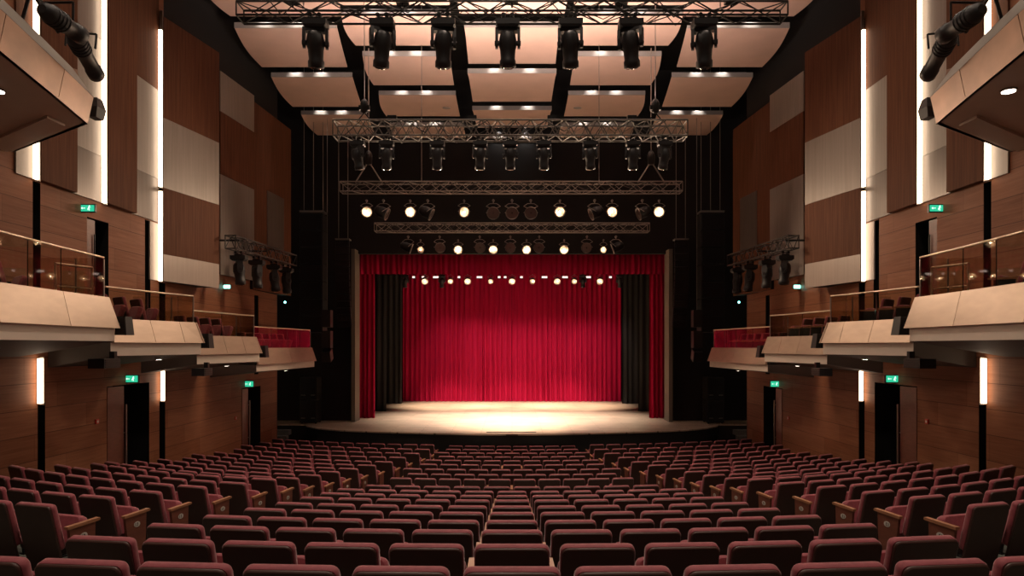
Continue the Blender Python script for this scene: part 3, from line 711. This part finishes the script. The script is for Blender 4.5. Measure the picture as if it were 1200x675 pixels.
rowsC = [(-22, 21.5, 70, 61), (27, 78, 56, 51), (81, 122, 52, 46), (124, 152, 46.5, 41), (157, 173, 38, 30)]
for i, (a, b_, hn, hf) in enumerate(rowsC):
    dn, df = ZC * F / (HY - (a + 5)), ZC * F / (HY - b_)
    # symmetric: outer on one side, inner on the other
    e_ = cloud.__globals__
    def cen():
        e = empty('ceiling_reflector', (0, dn, ZC), label=f'pale pinkish ceiling panel in the middle column, {ORD[i+1]} from the camera', cat='ceiling panel', group=G)
        rings = []; K = 10
        for j in range(K + 1):
            t = j / K; y = dn + (df - dn) * t; hw = (hn + (hf - hn) * t ** .7) * (dn + (df - dn) * t) / F
            z = .096 * t * t
            rings.append([(-hw, y - dn, z), (hw, y - dn, z), (hw, y - dn, z + .03), (-hw, y - dn, z + .03)])
        MB().loft(rings).build('reflector_board', 'cloud', e)
        hw = hn * dn / F; MB().box(-hw, hw, -.03, 0, -.002, .16).build('edge_strip', 'cloud_edge', e)
        for q in ((-.2, .2) if i else (-.3, .3)):
            x = q * 2 * hw
            if i == 1: continue
            bb = MB().lathe([(.05, .62), (.05, .46), (.035, .455)], 12, 0, Matrix.Translation((x, -.13, 0))).build('spot_lamp', 'dark_metal', e)
            MB().lathe([(.034, .453), (.02, .451)], 10, 0, Matrix.Translation((x, -.13, 0))).build('lamp_glass', 'cloud_lamp', bb)
            light('SPOT', 'reflector_spot', (x, dn - .13, ZC + .42), 55, (1, .92, .84), (x, dn - .03, ZC), .02, 88, 1)
    cen()
rows2 = [(-30, 10, 212, 203, 74, 73), (13, 57, 200, 183, 72, 70), (61, 103, 175, 162, 73, 68), (106.5, 139, 156, 147, 66, 61), (143, 172, 143, 130, 57, 52)]
rows3 = [(-32, 23, 372, 330, 207, 200), (28, 82, 325, 293, 205, 193), (85.5, 128, 282, 257, 187, 176), (129.5, 161, 247, 228, 170, 160)]
for s in (-1, 1):
    for i, (a, b_, o1, o2, i1, i2) in enumerate(rows2): cloud(a, b_, o1, o2, i1, i2, s, f'pale pinkish ceiling panel just {SIDE[s]} of the middle column, {ORD[i+1]} from the camera', G, vent=77 if i == 3 else 0)
    for i, (a, b_, o1, o2, i1, i2) in enumerate(rows3): cloud(a, b_, o1, o2, i1, i2, s, f'pale pinkish ceiling panel in the outer {SIDE[s]} column, {ORD[i+1]} from the camera', G)

# ------------------------------------------------------------------ balcony boxes
BOX = [  # front polyline (|x|, depth), top z, grey bottom z, white bottom z, soffit z at the wall, rail z
    ([(6.40, 6.0), (6.84, 8.9), (7.02, 10.6), (7.10, 12.07)], .867, .314, .08, -.20, 1.57),
    ([(7.62, 12.75), (7.43, 13.9), (7.24, 14.75), (7.1, 15.4)], .53, .06, -.2, -.42, 1.13),
    ([(7.48, 15.95), (7.34, 17.2), (7.22, 18.1), (7.1, 18.96)], .248, -.22, -.45, -.66, .84),
    ([(7.46, 19.6), (7.25, 22), (7.1, 24.2)], -.07, -.56, -.77, -.94, .56)]
SEATB = []
names = ['nearest the camera', 'second from the camera', 'third from the camera', 'beside the stage']
for s in (-1, 1):
    for bi, (fr, zt, zg, zw, zs, zr) in enumerate(BOX):
        e = empty('balcony_box', (s * W, (fr[0][1] + fr[-1][1]) / 2, zg), label=f'{SIDE[s]} balcony box with beige front and glass rail, {names[bi]}', cat='balcony')
        off = Vector(e.location)
        def bl(mb, name, mat, parent=None, **k):
            o = mb.build(name, mat, parent or e, **k)
            if parent is None: o.data.transform(Matrix.Translation(-off)); 
            else: o.data.transform(Matrix.Translation(-off))
            return o
        def P(p, z, ins, iy=0): return Vector((s * (p[0] + ins), p[1] - (iy if p is fr[-1] else 0), z))
        # leaning front panels
        for k, (p, q) in enumerate(zip(fr, fr[1:])):
            g = .006
            def lerp(a, b_, t): return (a[0] + (b_[0] - a[0]) * t, a[1] + (b_[1] - a[1]) * t)
            L_ = math.dist(p, q); p_, q_ = lerp(p, q, g / L_), lerp(p, q, 1 - g / L_)
            last = q is fr[-1]
            def V(pt, z, ins, l_=False): return Vector((s * (pt[0] + ins), pt[1] - (.12 * (z - zg) / (zt - zg) if l_ else 0), z))
            ring = [[V(p_, zg, 0), V(q_, zg, 0, last), V(q_, zt, .13, last), V(p_, zt, .13)], [V(p_, zg, .05), V(q_, zg, .05, last), V(q_, zt, .18, last), V(p_, zt, .18)]]
            bl(MB().loft(ring), 'front_panel', 'panel_bronze')
        # end panels facing the stage
        f, n0 = fr[-1], fr[0]
        ring = [[Vector((s * (f[0] + .0), f[1], zg)), Vector((s * (W - .01), f[1], zg)), Vector((s * (W - .01), f[1] - .12, zt)), Vector((s * (f[0] + .13), f[1] - .12, zt))]]
        ring.append([p + Vector((0, -.05, 0)) for p in ring[0]]); bl(MB().loft(ring), 'end_panel', 'panel_bronze')
        # white lower fascia following the front
        mb = MB(); pl = [(p[0] + .07, p[1]) for p in fr[:-1]] + [(f[0] + .07, f[1] - .06)]
        top = [Vector((s * p[0], p[1], zg)) for p in pl] + [Vector((s * (W - .01), pl[-1][1], zg)), Vector((s * (W - .01), pl[0][1], zg))]
        bot = [Vector((p.x, p.y, zw)) for p in top[:-2]] + [Vector((p.x, p.y, zw)) for p in top[-2:]]
        nf = len(pl)
        for i in range(nf): mb.add([bot[i], bot[i + 1], top[i + 1], top[i]], [(0, 1, 2, 3)])
        mb.add([bot[0], bot[-1], top[-1], top[0]], [(0, 1, 2, 3)], 1)
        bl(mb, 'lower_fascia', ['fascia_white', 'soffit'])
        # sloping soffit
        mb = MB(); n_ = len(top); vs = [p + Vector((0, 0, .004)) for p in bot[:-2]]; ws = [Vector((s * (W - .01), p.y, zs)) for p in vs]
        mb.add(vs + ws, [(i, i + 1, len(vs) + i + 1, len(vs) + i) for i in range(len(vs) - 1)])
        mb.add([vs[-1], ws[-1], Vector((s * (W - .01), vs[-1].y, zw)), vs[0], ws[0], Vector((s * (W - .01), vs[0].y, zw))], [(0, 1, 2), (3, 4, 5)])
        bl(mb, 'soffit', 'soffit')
        # deck
        deckz = zg + .10
        mb = MB(); dk = [Vector((s * (p[0] + .06), p[1] - (.1 if p is f else 0), deckz)) for p in fr] + [Vector((s * (W - .01), f[1] - .1, deckz)), Vector((s * (W - .01), n0[1], deckz))]
        mb.prism(dk, (0, 0, -.06)); bl(mb, 'deck', 'aisle_floor')
        # recessed soffit lamp
        lx_ = 8.2; ly = (fr[0][1] * .35 + fr[-1][1] * .65) if bi else 10.2
        # glass and handrail
        ins = .17
        gp = [(p[0] + ins, p[1]) for p in fr]; gp[-1] = (gp[-1][0], gp[-1][1] - .22)
        segs = []
        for p, q in zip(gp, gp[1:]):
            n_ = max(1, round(math.dist(p, q) / 1.1))
            segs += [((p[0] + (q[0] - p[0]) * k / n_, p[1] + (q[1] - p[1]) * k / n_), (p[0] + (q[0] - p[0]) * (k + 1) / n_, p[1] + (q[1] - p[1]) * (k + 1) / n_)) for k in range(n_)]
        rb = [((W - .25, gp[-1][1]), gp[-1])] + ([((W - .25, gp[0][1]), gp[0])] if bi else [])
        for p, q in segs + rb:
            L_ = math.dist(p, q); u = ((q[0] - p[0]) / L_, (q[1] - p[1]) / L_); g = .012
            a = (p[0] + u[0] * g, p[1] + u[1] * g); b_ = (q[0] - u[0] * g, q[1] - u[1] * g); nrm = (-u[1] * .006, u[0] * .006)
            pts = [Vector((s * (a[0] + nrm[0]), a[1] + nrm[1], zt - .05)), Vector((s * (b_[0] + nrm[0]), b_[1] + nrm[1], zt - .05)), Vector((s * (b_[0] - nrm[0]), b_[1] - nrm[1], zt - .05)), Vector((s * (a[0] - nrm[0]), a[1] - nrm[1], zt - .05))]
            bl(MB().prism(pts, (0, 0, zr - zt + .04)), 'glass_panel', 'glass')
        mb = MB(); mb.path([Vector((s * p[0], p[1], zr)) for p in gp], .018, 8); bl(mb, 'handrail', 'brass')
        # end return posts and low stair rail
        for p in (gp[-1], (gp[-1][0] + .5, gp[-1][1])): bl(MB().tube((s * p[0], p[1], deckz), (s * p[0], p[1], zr - .03), .016), 'rail_post', 'steel')
        if bi == 0:
            mb = MB(); mb.path([(s * 7.62, 11.1, deckz), (s * 7.62, 11.1, 1.37), (s * 7.40, 11.72, 1.37), (s * 7.40, 11.72, deckz)], .020, 8)
            mb.tube((s * 7.55, 11.3, 1.0), (s * 7.45, 11.6, 1.0), .012).tube((s * 7.62, 11.1, 1.0), (s * 7.40, 11.72, 1.0), .012)
            bl(mb, 'stair_rail', 'brass')
        # lamp in the soffit
        for yy in ((9.9,) if bi == 0 else ((fr[0][1] + 2 * fr[-1][1]) / 3,)):
            u_ = 7.7; fx = (u_ - 7.1) / (W - 7.1); zz = zw + (zs - zw) * fx - .012
            b1 = MB().lathe([(.075, 0), (.075, .02), (.05, .03)], 14, 0, Matrix.Translation((s * u_, yy, zz - .02))); o = bl(b1, 'soffit_lamp', 'steel')
            o2 = MB().lathe([(.05, -.023), (.05, -.02)], 14, 0, Matrix.Translation((s * u_, yy, zz))).build('lamp_glass', 'downlight', o); o2.data.transform(Matrix.Translation(-off))
            light('SPOT', 'soffit_spot', (s * u_, yy, zz - .05), 9, (1, .8, .6), (s * u_, yy, zz - 2), .04, 110, .8)
        # seats in the box
        ns = [2, 3, 4, 6][bi]
        for k in range(ns):
            t = [(.18, .30, .0), ][0]
            y = {0: 9.6 + .6 * k, 1: 13.4 + .62 * k, 2: 16.45 + .66 * k, 3: 20.1 + .66 * k}[bi]
            SEATB.append((s, bi, k, ns, (s * {0: 7.75, 1: 8.1, 2: 8.05, 3: 8.05}[bi], y, deckz + .003)))
        # wedge speaker hanging at the far end of each box
        if bi < 3:
            w0 = empty('box_speaker', (s * (f[0] + .06), f[1] + .22, zg - .12), label=f'small black loudspeaker hung at the stage end of the {SIDE[s]} box {names[bi]}', cat='loudspeaker')
            MB().loft([[(-.10, -.14, 0), (.12, -.14, 0), (.12, .12, 0), (-.10, .12, 0)], [(-.06, -.14, .34), (.10, -.14, .34), (.10, .08, .34), (-.06, .08, .34)]]).build('cabinet', 'black_plastic', w0)
            MB().box(-.07, .09, -.152, -.14, .03, .31).build('grille', 'dark_metal', w0)
            MB().tube((0, -.2, .2), (0, -.1, .2), .02).build('bracket', 'dark_metal', w0)
    # louvred air units under the boxes
    for bi, (y, z, L_) in enumerate(((12.41, -.33, .5), (15.68, -.62, .42))):
        e = empty('air_grille', (s * (7.6 if bi == 0 else 7.3), y, z), label=f"dark slotted air unit below the {'near' if bi == 0 else 'farther'} {SIDE[s]} balcony boxes", cat='air unit')
        MB().box(-.15, .15, -L_ / 2, L_ / 2, -.09, .09).build('housing', 'black_plastic', e)
        mb = MB()
        for k in range(4):
            x0, x1 = sorted((-s * .15, -s * .162)); mb.box(x0, x1, -L_ / 2 + .03, L_ / 2 - .03, -.07 + .04 * k, -.055 + .04 * k)
        mb.build('louvre_slats', 'dark_metal', e)
        MB().box(-.05, .05, L_ / 2 - .02, L_ / 2 + .07, -.09, .22).build('mounting_plate', 'dark_metal', e)
bp = None
for (s, bi, k, ns, loc) in SEATB:
    o = copy_tree(proto['M']); o.location = loc; o.rotation_euler = (0, 0, s * R(38)); o.name = 'theatre_seat'
    tag(o, f"dark red seat behind glass in {SIDE[s]} balcony box {names[bi]}, {ORD[k+1]} from camera", 'theatre seat', 'seats in the balcony boxes')

# ------------------------------------------------------------------ upper circle ends
for s in (-1, 1):
    e = empty('upper_balcony', (s * W, 9, 3.45), label=f'high {SIDE[s]} balcony end with copper front and lamp in its soffit', cat='balcony'); off = Vector(e.location)
    def bl(mb, name, mat, parent=None):
        o = mb.build(name, mat, parent or e); o.data.transform(Matrix.Translation(-off)); return o
    fr = [(5.55, 5.6), (5.98, 7.75), (6.34, 9.3), (6.60, 10.36)]
    Z0, Z1, Z2 = 3.45, 3.86, 4.32
    for k, (p, q) in enumerate(zip(fr, fr[1:])):
        g = .008; L_ = math.dist(p, q)
        def lp(t): return (p[0] + (q[0] - p[0]) * t, p[1] + (q[1] - p[1]) * t)
        a, b_ = lp(g / L_), lp(1 - g / L_)
        V = lambda pt, z, i_: Vector((s * (pt[0] + i_), pt[1], z))
        bl(MB().loft([[V(a, Z0, 0), V(b_, Z0, 0), V(b_, Z1, -.09), V(a, Z1, -.09)], [V(a, Z0, .05), V(b_, Z0, .05), V(b_, Z1, -.04), V(a, Z1, -.04)]]), 'front_panel', 'panel_copper')
        bl(MB().loft([[V(p, Z1 + .004, -.09), V(q, Z1 + .004, -.09), V(q, Z2, .24), V(p, Z2, .24)], [V(p, Z1 + .004, -.04), V(q, Z1 + .004, -.04), V(q, Z2, .29), V(p, Z2, .29)]]), 'coping', 'screen_darkgrey')
    f = fr[-1]; wy = 11.87
    bl(MB().loft([[Vector((s * f[0], f[1], Z0)), Vector((s * (W - .01), wy, Z0)), Vector((s * (W - .01), wy, Z2)), Vector((s * (f[0] + .2), f[1] + .05, Z2))], [Vector((s * (f[0] + .05), f[1] - .05, Z0)), Vector((s * (W - .01), wy - .05, Z0)), Vector((s * (W - .01), wy - .05, Z2)), Vector((s * (f[0] + .25), f[1], Z2))]]), 'end_panel', 'panel_copper')
    # soffit with a dropped band near its far edge
    so = [Vector((s * p[0], p[1], Z0)) for p in fr] + [Vector((s * (W - .01), wy, Z0)), Vector((s * (W - .01), 5.6, Z0))]
    bl(MB().prism(so, (0, 0, .05)), 'soffit', 'circle_soffit')
    a0, a1 = Vector((s * 6.95, 9.95, Z0 - .045)), Vector((s * (W - .02), 11.25, Z0 - .045)); b0, b1 = Vector((s * 6.95, 10.35, Z0 - .045)), Vector((s * (W - .02), 11.7, Z0 - .045))
    bl(MB().prism([a0, a1, b1, b0], (0, 0, .05)), 'soffit_band', 'circle_soffit')
    lx_ = 7.95; ly = 10.4 if False else F * 3.4 / (HY - 128); lx_ = 594 * ly / F if s < 0 else 574 * ly / F
    lx_ = min(lx_, 8.3) - .35; o = bl(MB().lathe([(.10, 0), (.10, .03), (.085, .035)], 18, 0, Matrix.Translation((s * lx_, ly - .6, Z0 - .025))), 'soffit_lamp', 'steel')
    o2 = MB().lathe([(.08, -.004), (.08, 0)], 18, 0, Matrix.Translation((s * lx_, ly - .6, Z0 - .027))).build('lamp_glass', 'downlight', o); o2.data.transform(Matrix.Translation(-off))
    light('SPOT', 'soffit_spot', (s * lx_, ly - .6, Z0 - .06), 60, (1, .82, .62), (s * lx_, ly - .6, -2), .05, 110, .8)
    # two long profile lights slung from a pipe above the front
    pr = empty('lamp_rail', (s * 6.9, 8.0, 5.2), label=f'black pipe rail with cables along the high {SIDE[s]} balcony front', cat='rail')
    MB().path([(-s * .55, -.6, .15), (-s * .1, 1.0, .05), (s * .12, 2.3, -.35)], .028, 8).build('pipe', 'dark_metal', pr)
    mb = MB()
    for q in (0, .12, .2): mb.path([(-s * .55 + q * .5, -.6, .25 + q * .2), (-s * .2, .5, .02 + q), (-s * .02, 1.3, .12 - q * .5), (s * .1, 2.2, -.25)], .014, 5)
    mb.build('cables', 'black_plastic', pr)
    for (x, y) in ((-s * .3, .2), (s * .02, 1.6)): MB().tube((x, y, 0), (x + s * .3, y + .05, -.9), .025).build('rail_post', 'dark_metal', pr)
    pl = [((s * 6.43, 7.9, 4.93 - .0), (s * 6.16, 8.75, 4.30)), ((s * 6.40, 8.9, 4.42), (s * 6.25, 10.1, 3.95))]
    pl = [((xat(600 + s * 545, 8.0), 8.0, zat(14, 8.0)), (xat(600 + s * 505, 8.6), 8.6, zat(42, 8.6))), ((xat(600 + s * 512, 8.9), 8.9, zat(44, 8.9)), (xat(600 + s * 487, 9.7), 9.7, zat(88, 9.7)))]
    for i, (a, b_) in enumerate(pl):
        a, b_ = Vector(a), Vector(b_); L_ = (b_ - a).length
        e2 = empty('profile_light', a, label=f"long black profile spotlight above the high {SIDE[s]} balcony, {'upper' if i == 0 else 'lower'} one", cat='stage light')
        M_ = (b_ - a).to_track_quat('-Z', 'Y').to_matrix().to_4x4()
        bd = MB().lathe([(.05, .08), (.085, .06), (.115, -.03), (.115, -.30), (.10, -.32), (.10, -L_ + .14), (.112, -L_ + .13), (.112, -L_), (.09, -L_ - .01)], 18, 0, M_).build('barrel', 'black_plastic', e2)
        MB().lathe([(.085, -L_ - .012), (.05, -L_ - .02)], 16, 0, M_).build('lens', 'lens_dark', bd)
        mb = MB(); mb.path([M_ @ Vector((-.18, 0, -.2)), M_ @ Vector((-.18, .22, -.2)), M_ @ Vector((.18, .22, -.2)), M_ @ Vector((.18, 0, -.2))], .015)
        for q in (0, .06, .12, .18): mb.lathe([(.116, -q - .06), (.128, -q - .07), (.116, -q - .08)], 16, 0, M_)
        mb.build('yoke', 'dark_metal', e2)
    sp = empty('small_speaker', (xat(600 + s * 488, 10.7), 10.7, zat(139, 10.7)), label=f'small black loudspeaker at the end of the high {SIDE[s]} balcony', cat='loudspeaker')
    MB().loft([[(-.07, -.1, 0), (.07, -.1, 0), (.07, .1, 0), (-.07, .1, 0)], [(-.10, -.12, .16), (.10, -.12, .16), (.10, .12, .16), (-.10, .12, .16)], [(-.04 - s * .02, -.06, .32), (.04 - s * .02, -.06, .32), (.04 - s * .02, .08, .32), (-.04 - s * .02, .08, .32)]]).build('cabinet', 'black_plastic', sp)
    MB().tube((0, 0, .2), (s * .22, -.35, .15), .02).build('bracket', 'dark_metal', sp)

# ------------------------------------------------------------------ loudspeakers at the sides of the stage
for s in (-1, 1):
    sd = SIDE[s]
    # big subwoofer column hung high
    d = 28.0; e = empty('speaker_column', (s * 8.35, d, .55), label=f'tall dark hung loudspeaker column on the {sd}, outer one', cat='loudspeaker')
    for k in range(7): 
        MB().box(-.48, .48, -.35, .35, k * .71, k * .71 + .68).build('cabinet', 'black_plastic', e)
        MB().box(-.44, .44, -.362, -.35, k * .71 + .04, k * .71 + .64).build('grille', 'dark_metal', e)
    MB().box(-.5, .5, -.3, .3, 5.0, 5.08).tube((-.4, 0, 5.05), (-.4, 0, 11.95), .015).tube((.4, 0, 5.05), (.4, 0, 11.95), .015).tube((0, 0, 5.05), (0, 0, 11.95), .015).build('rigging', 'truss_metal', e)
    # curved line array
    d = 28.6; e = empty('line_array', (s * 7.25, d, 4.5), label=f'curved dark line array hanging beside the {sd} edge of the stage opening', cat='loudspeaker')
    y = 0; z = 0; a = 0
    for k in range(13):
        M_ = Matrix.Translation((0, y, z)) @ Matrix.Rotation(a, 4, 'X')
        c = MB().loft([[M_ @ Vector(p) for p in ((-.30, -.2, 0), (.30, -.2, 0), (.22, .22, -.02), (-.22, .22, -.02))], [M_ @ Vector(p) for p in ((-.30, -.2, -.27), (.30, -.2, -.27), (.22, .22, -.25), (-.22, .22, -.25))]]).build('array_cabinet', 'black_plastic', e)
        MB().box(-.27, .27, -.212, -.2, -.25, -.02, 0, M_).build('grille', 'dark_metal', c)
        z -= .285 * math.cos(a); y += .285 * math.sin(a) * 1; a += R(1.0 + .25 * k) * .6
    MB().box(-.3, .3, -.2, .2, .02, .08).tube((-.2, 0, .05), (-.2, 0, 4.85), .015).tube((.2, 0, .05), (.2, 0, 4.85), .015).build('rigging', 'truss_metal', e)
    # small hung cabinets
    d = 27.2; e = empty('hung_speaker', (s * 7.55, d, 1.1), label=f'pair of small dark loudspeakers hung low on the {sd}, beside the line array', cat='loudspeaker')
    for k, (z, an) in enumerate(((0, 0), (-.85, 0), (-1.5, 22))):
        M_ = Matrix.Translation((0, 0, z)) @ Matrix.Rotation(R(an), 4, 'X')
        hh = .7 if k < 2 else .45
        c = MB().box(-.18, .18, -.2, .2, -hh / 2, hh / 2, 0, M_).build('cabinet', 'black_plastic', e)
        MB().box(-.16, .16, -.21, -.2, -hh / 2 + .03, hh / 2 - .03, 0, M_).build('grille', 'truss_black', c)
    MB().tube((0, 0, .3), (0, 0, 8.2), .012).build('chain', 'truss_metal', e)
    # stack on the stage
    e = empty('speaker_stack', (s * 8.85, 29.3, SZ), label=f'stack of two black loudspeaker cabinets standing on the stage floor, {sd} side', cat='loudspeaker')
    for k in range(2):
        c = MB().box(-.36, .36, -.4, .4, .05 + k * 1.0, 1.02 + k * 1.0).build('cabinet', 'truss_black', e)
        MB().box(-.32, .32, -.412, -.4, .09 + k, .98 + k).build('grille', 'dark_metal', c)
        MB().tube((-.3, -.43, .25 + k), (-.12, -.43, .25 + k), .02).tube((.12, -.43, .25 + k), (.3, -.43, .25 + k), .02).build('handle', 'steel', c)
    mb = MB()
    for x in (-.3, .3):
        for y in (-.3, .3): mb.tube((x, y, 0), (x, y, .05), .04)
    mb.build('caster', 'dark_metal', e)
    # dark control booth wall panel behind the boxes with a small lamp
    e = empty('work_light', (s * xat(867, 25.8) * 1.0, 25.9, zat(354, 25.8)), label=f'tiny white work light in the dark beside the {sd} wall end', cat='lamp')
    MB().lathe([(.05, 0), (.05, .06), (.03, .09)], 12, 0, Matrix.Rotation(R(-90), 4, 'X')).build('housing', 'dark_metal', e)
    MB().lathe([(.045, -.004), (.045, 0)], 12, 0, Matrix.Rotation(R(-90), 4, 'X')).build('lens', 'indicator', e)
    MB().tube((0, .05, 0), (s * .15, .05, 0), .015).build('bracket', 'dark_metal', e)

# ------------------------------------------------------------------ lights
WARM = (1, .72, .50)
# lamps on the trusses shining on the stage
for px in (481, 544, 656, 717):
    x = xat(px, D3); light('SPOT', 'stage_spot', (x, D3 + .3, zat(249, D3)), 6000, (1, .80, .62), (x * .25, 28.6, SZ), .12, 32, .9)
for x in (-5, -3, -1, 1, 3, 5):
    light('SPOT', 'stage_spot', (x, D6 + .4, 3.6), 350, (1, .78, .72), (x * .8 + 1.2, 40.5, -2.4), .08, 70, 1)
for x in (-3.5, 0, 3.5):
    light('SPOT', 'stage_spot', (x, D5 - .5, 2.75), 4300, (1, .84, .70), (x * .8, 31.6, SZ), .35, 84, 1)
    light('SPOT', 'stage_spot', (x, D6 - .6, 3.2), 6500, (1, .80, .60), (x, 37.5, SZ), .12, 60, 1)
for x in (-4.5, 4.5):
    light('SPOT', 'stage_spot', (x, D4, 3.6), 700, (1, .80, .60), (x * .8, 27.8, SZ), .12, 40, 1)
# lamps on truss 3 and 4 shining out over the stalls
for px in (430, 481, 544, 656, 717, 772):
    x = xat(px, D3); light('SPOT', 'stalls_spot', (x, D3 - .3, zat(249, D3)), 235, WARM, (x * 1.3, 12, -1), .13, 172, .5)
# house lamps in the dark ceiling void
for y in (3, 8, 13, 18):
    for x in (-5.5, 0, 5.5):
        e = empty('house_lamp', (x, y, 12.5), label=f"round black house lamp in the ceiling, {ORD[[3,8,13,18].index(y)+1]} row, {'left' if x < 0 else 'right' if x > 0 else 'middle'}", cat='lamp')
        MB().lathe([(.14, 0), (.14, -.3), (.12, -.3), (.11, -.2)], 16).build('can', 'dark_metal', e)
        MB().lathe([(.11, -.22), (.02, -.21)], 16).build('lens', 'downlight', e)
        light('SPOT', 'house_spot', (x, y, 12.15), (1150 if x == 0 else 430) if y < 18 else 260, (1, .78, .62), (x, y, 0), .15, 100, .7)
# flood lamps added on top of the trusses to brighten the ceiling panels
for (d, z, n_) in ((D1 + .25, z1 + .3, 5), (D2, z2 + .4, 4)):
    for k in range(n_):
        x = (k - (n_ - 1) / 2) * 2.1
        e = empty('added_uplight', (x, d, z), label=f"small added flood lamp on top of the {'highest' if d < 15 else 'middle'} truss, {ORD[k+1]} from left", cat='lamp', group='added flood lamps on the trusses')
        MB().box(-.12, .12, -.08, .08, -.12, -.02).tube((0, 0, -.2), (0, 0, -.12), .02).build('housing', 'dark_metal', e)
        light('SPOT', 'added_cloud_flood', (x, d, z), 860, (1, .75, .64), (x * 1.1, d + (2.6 if d < 15 else .9), ZC), .15, 88 if d < 15 else 120, .5)
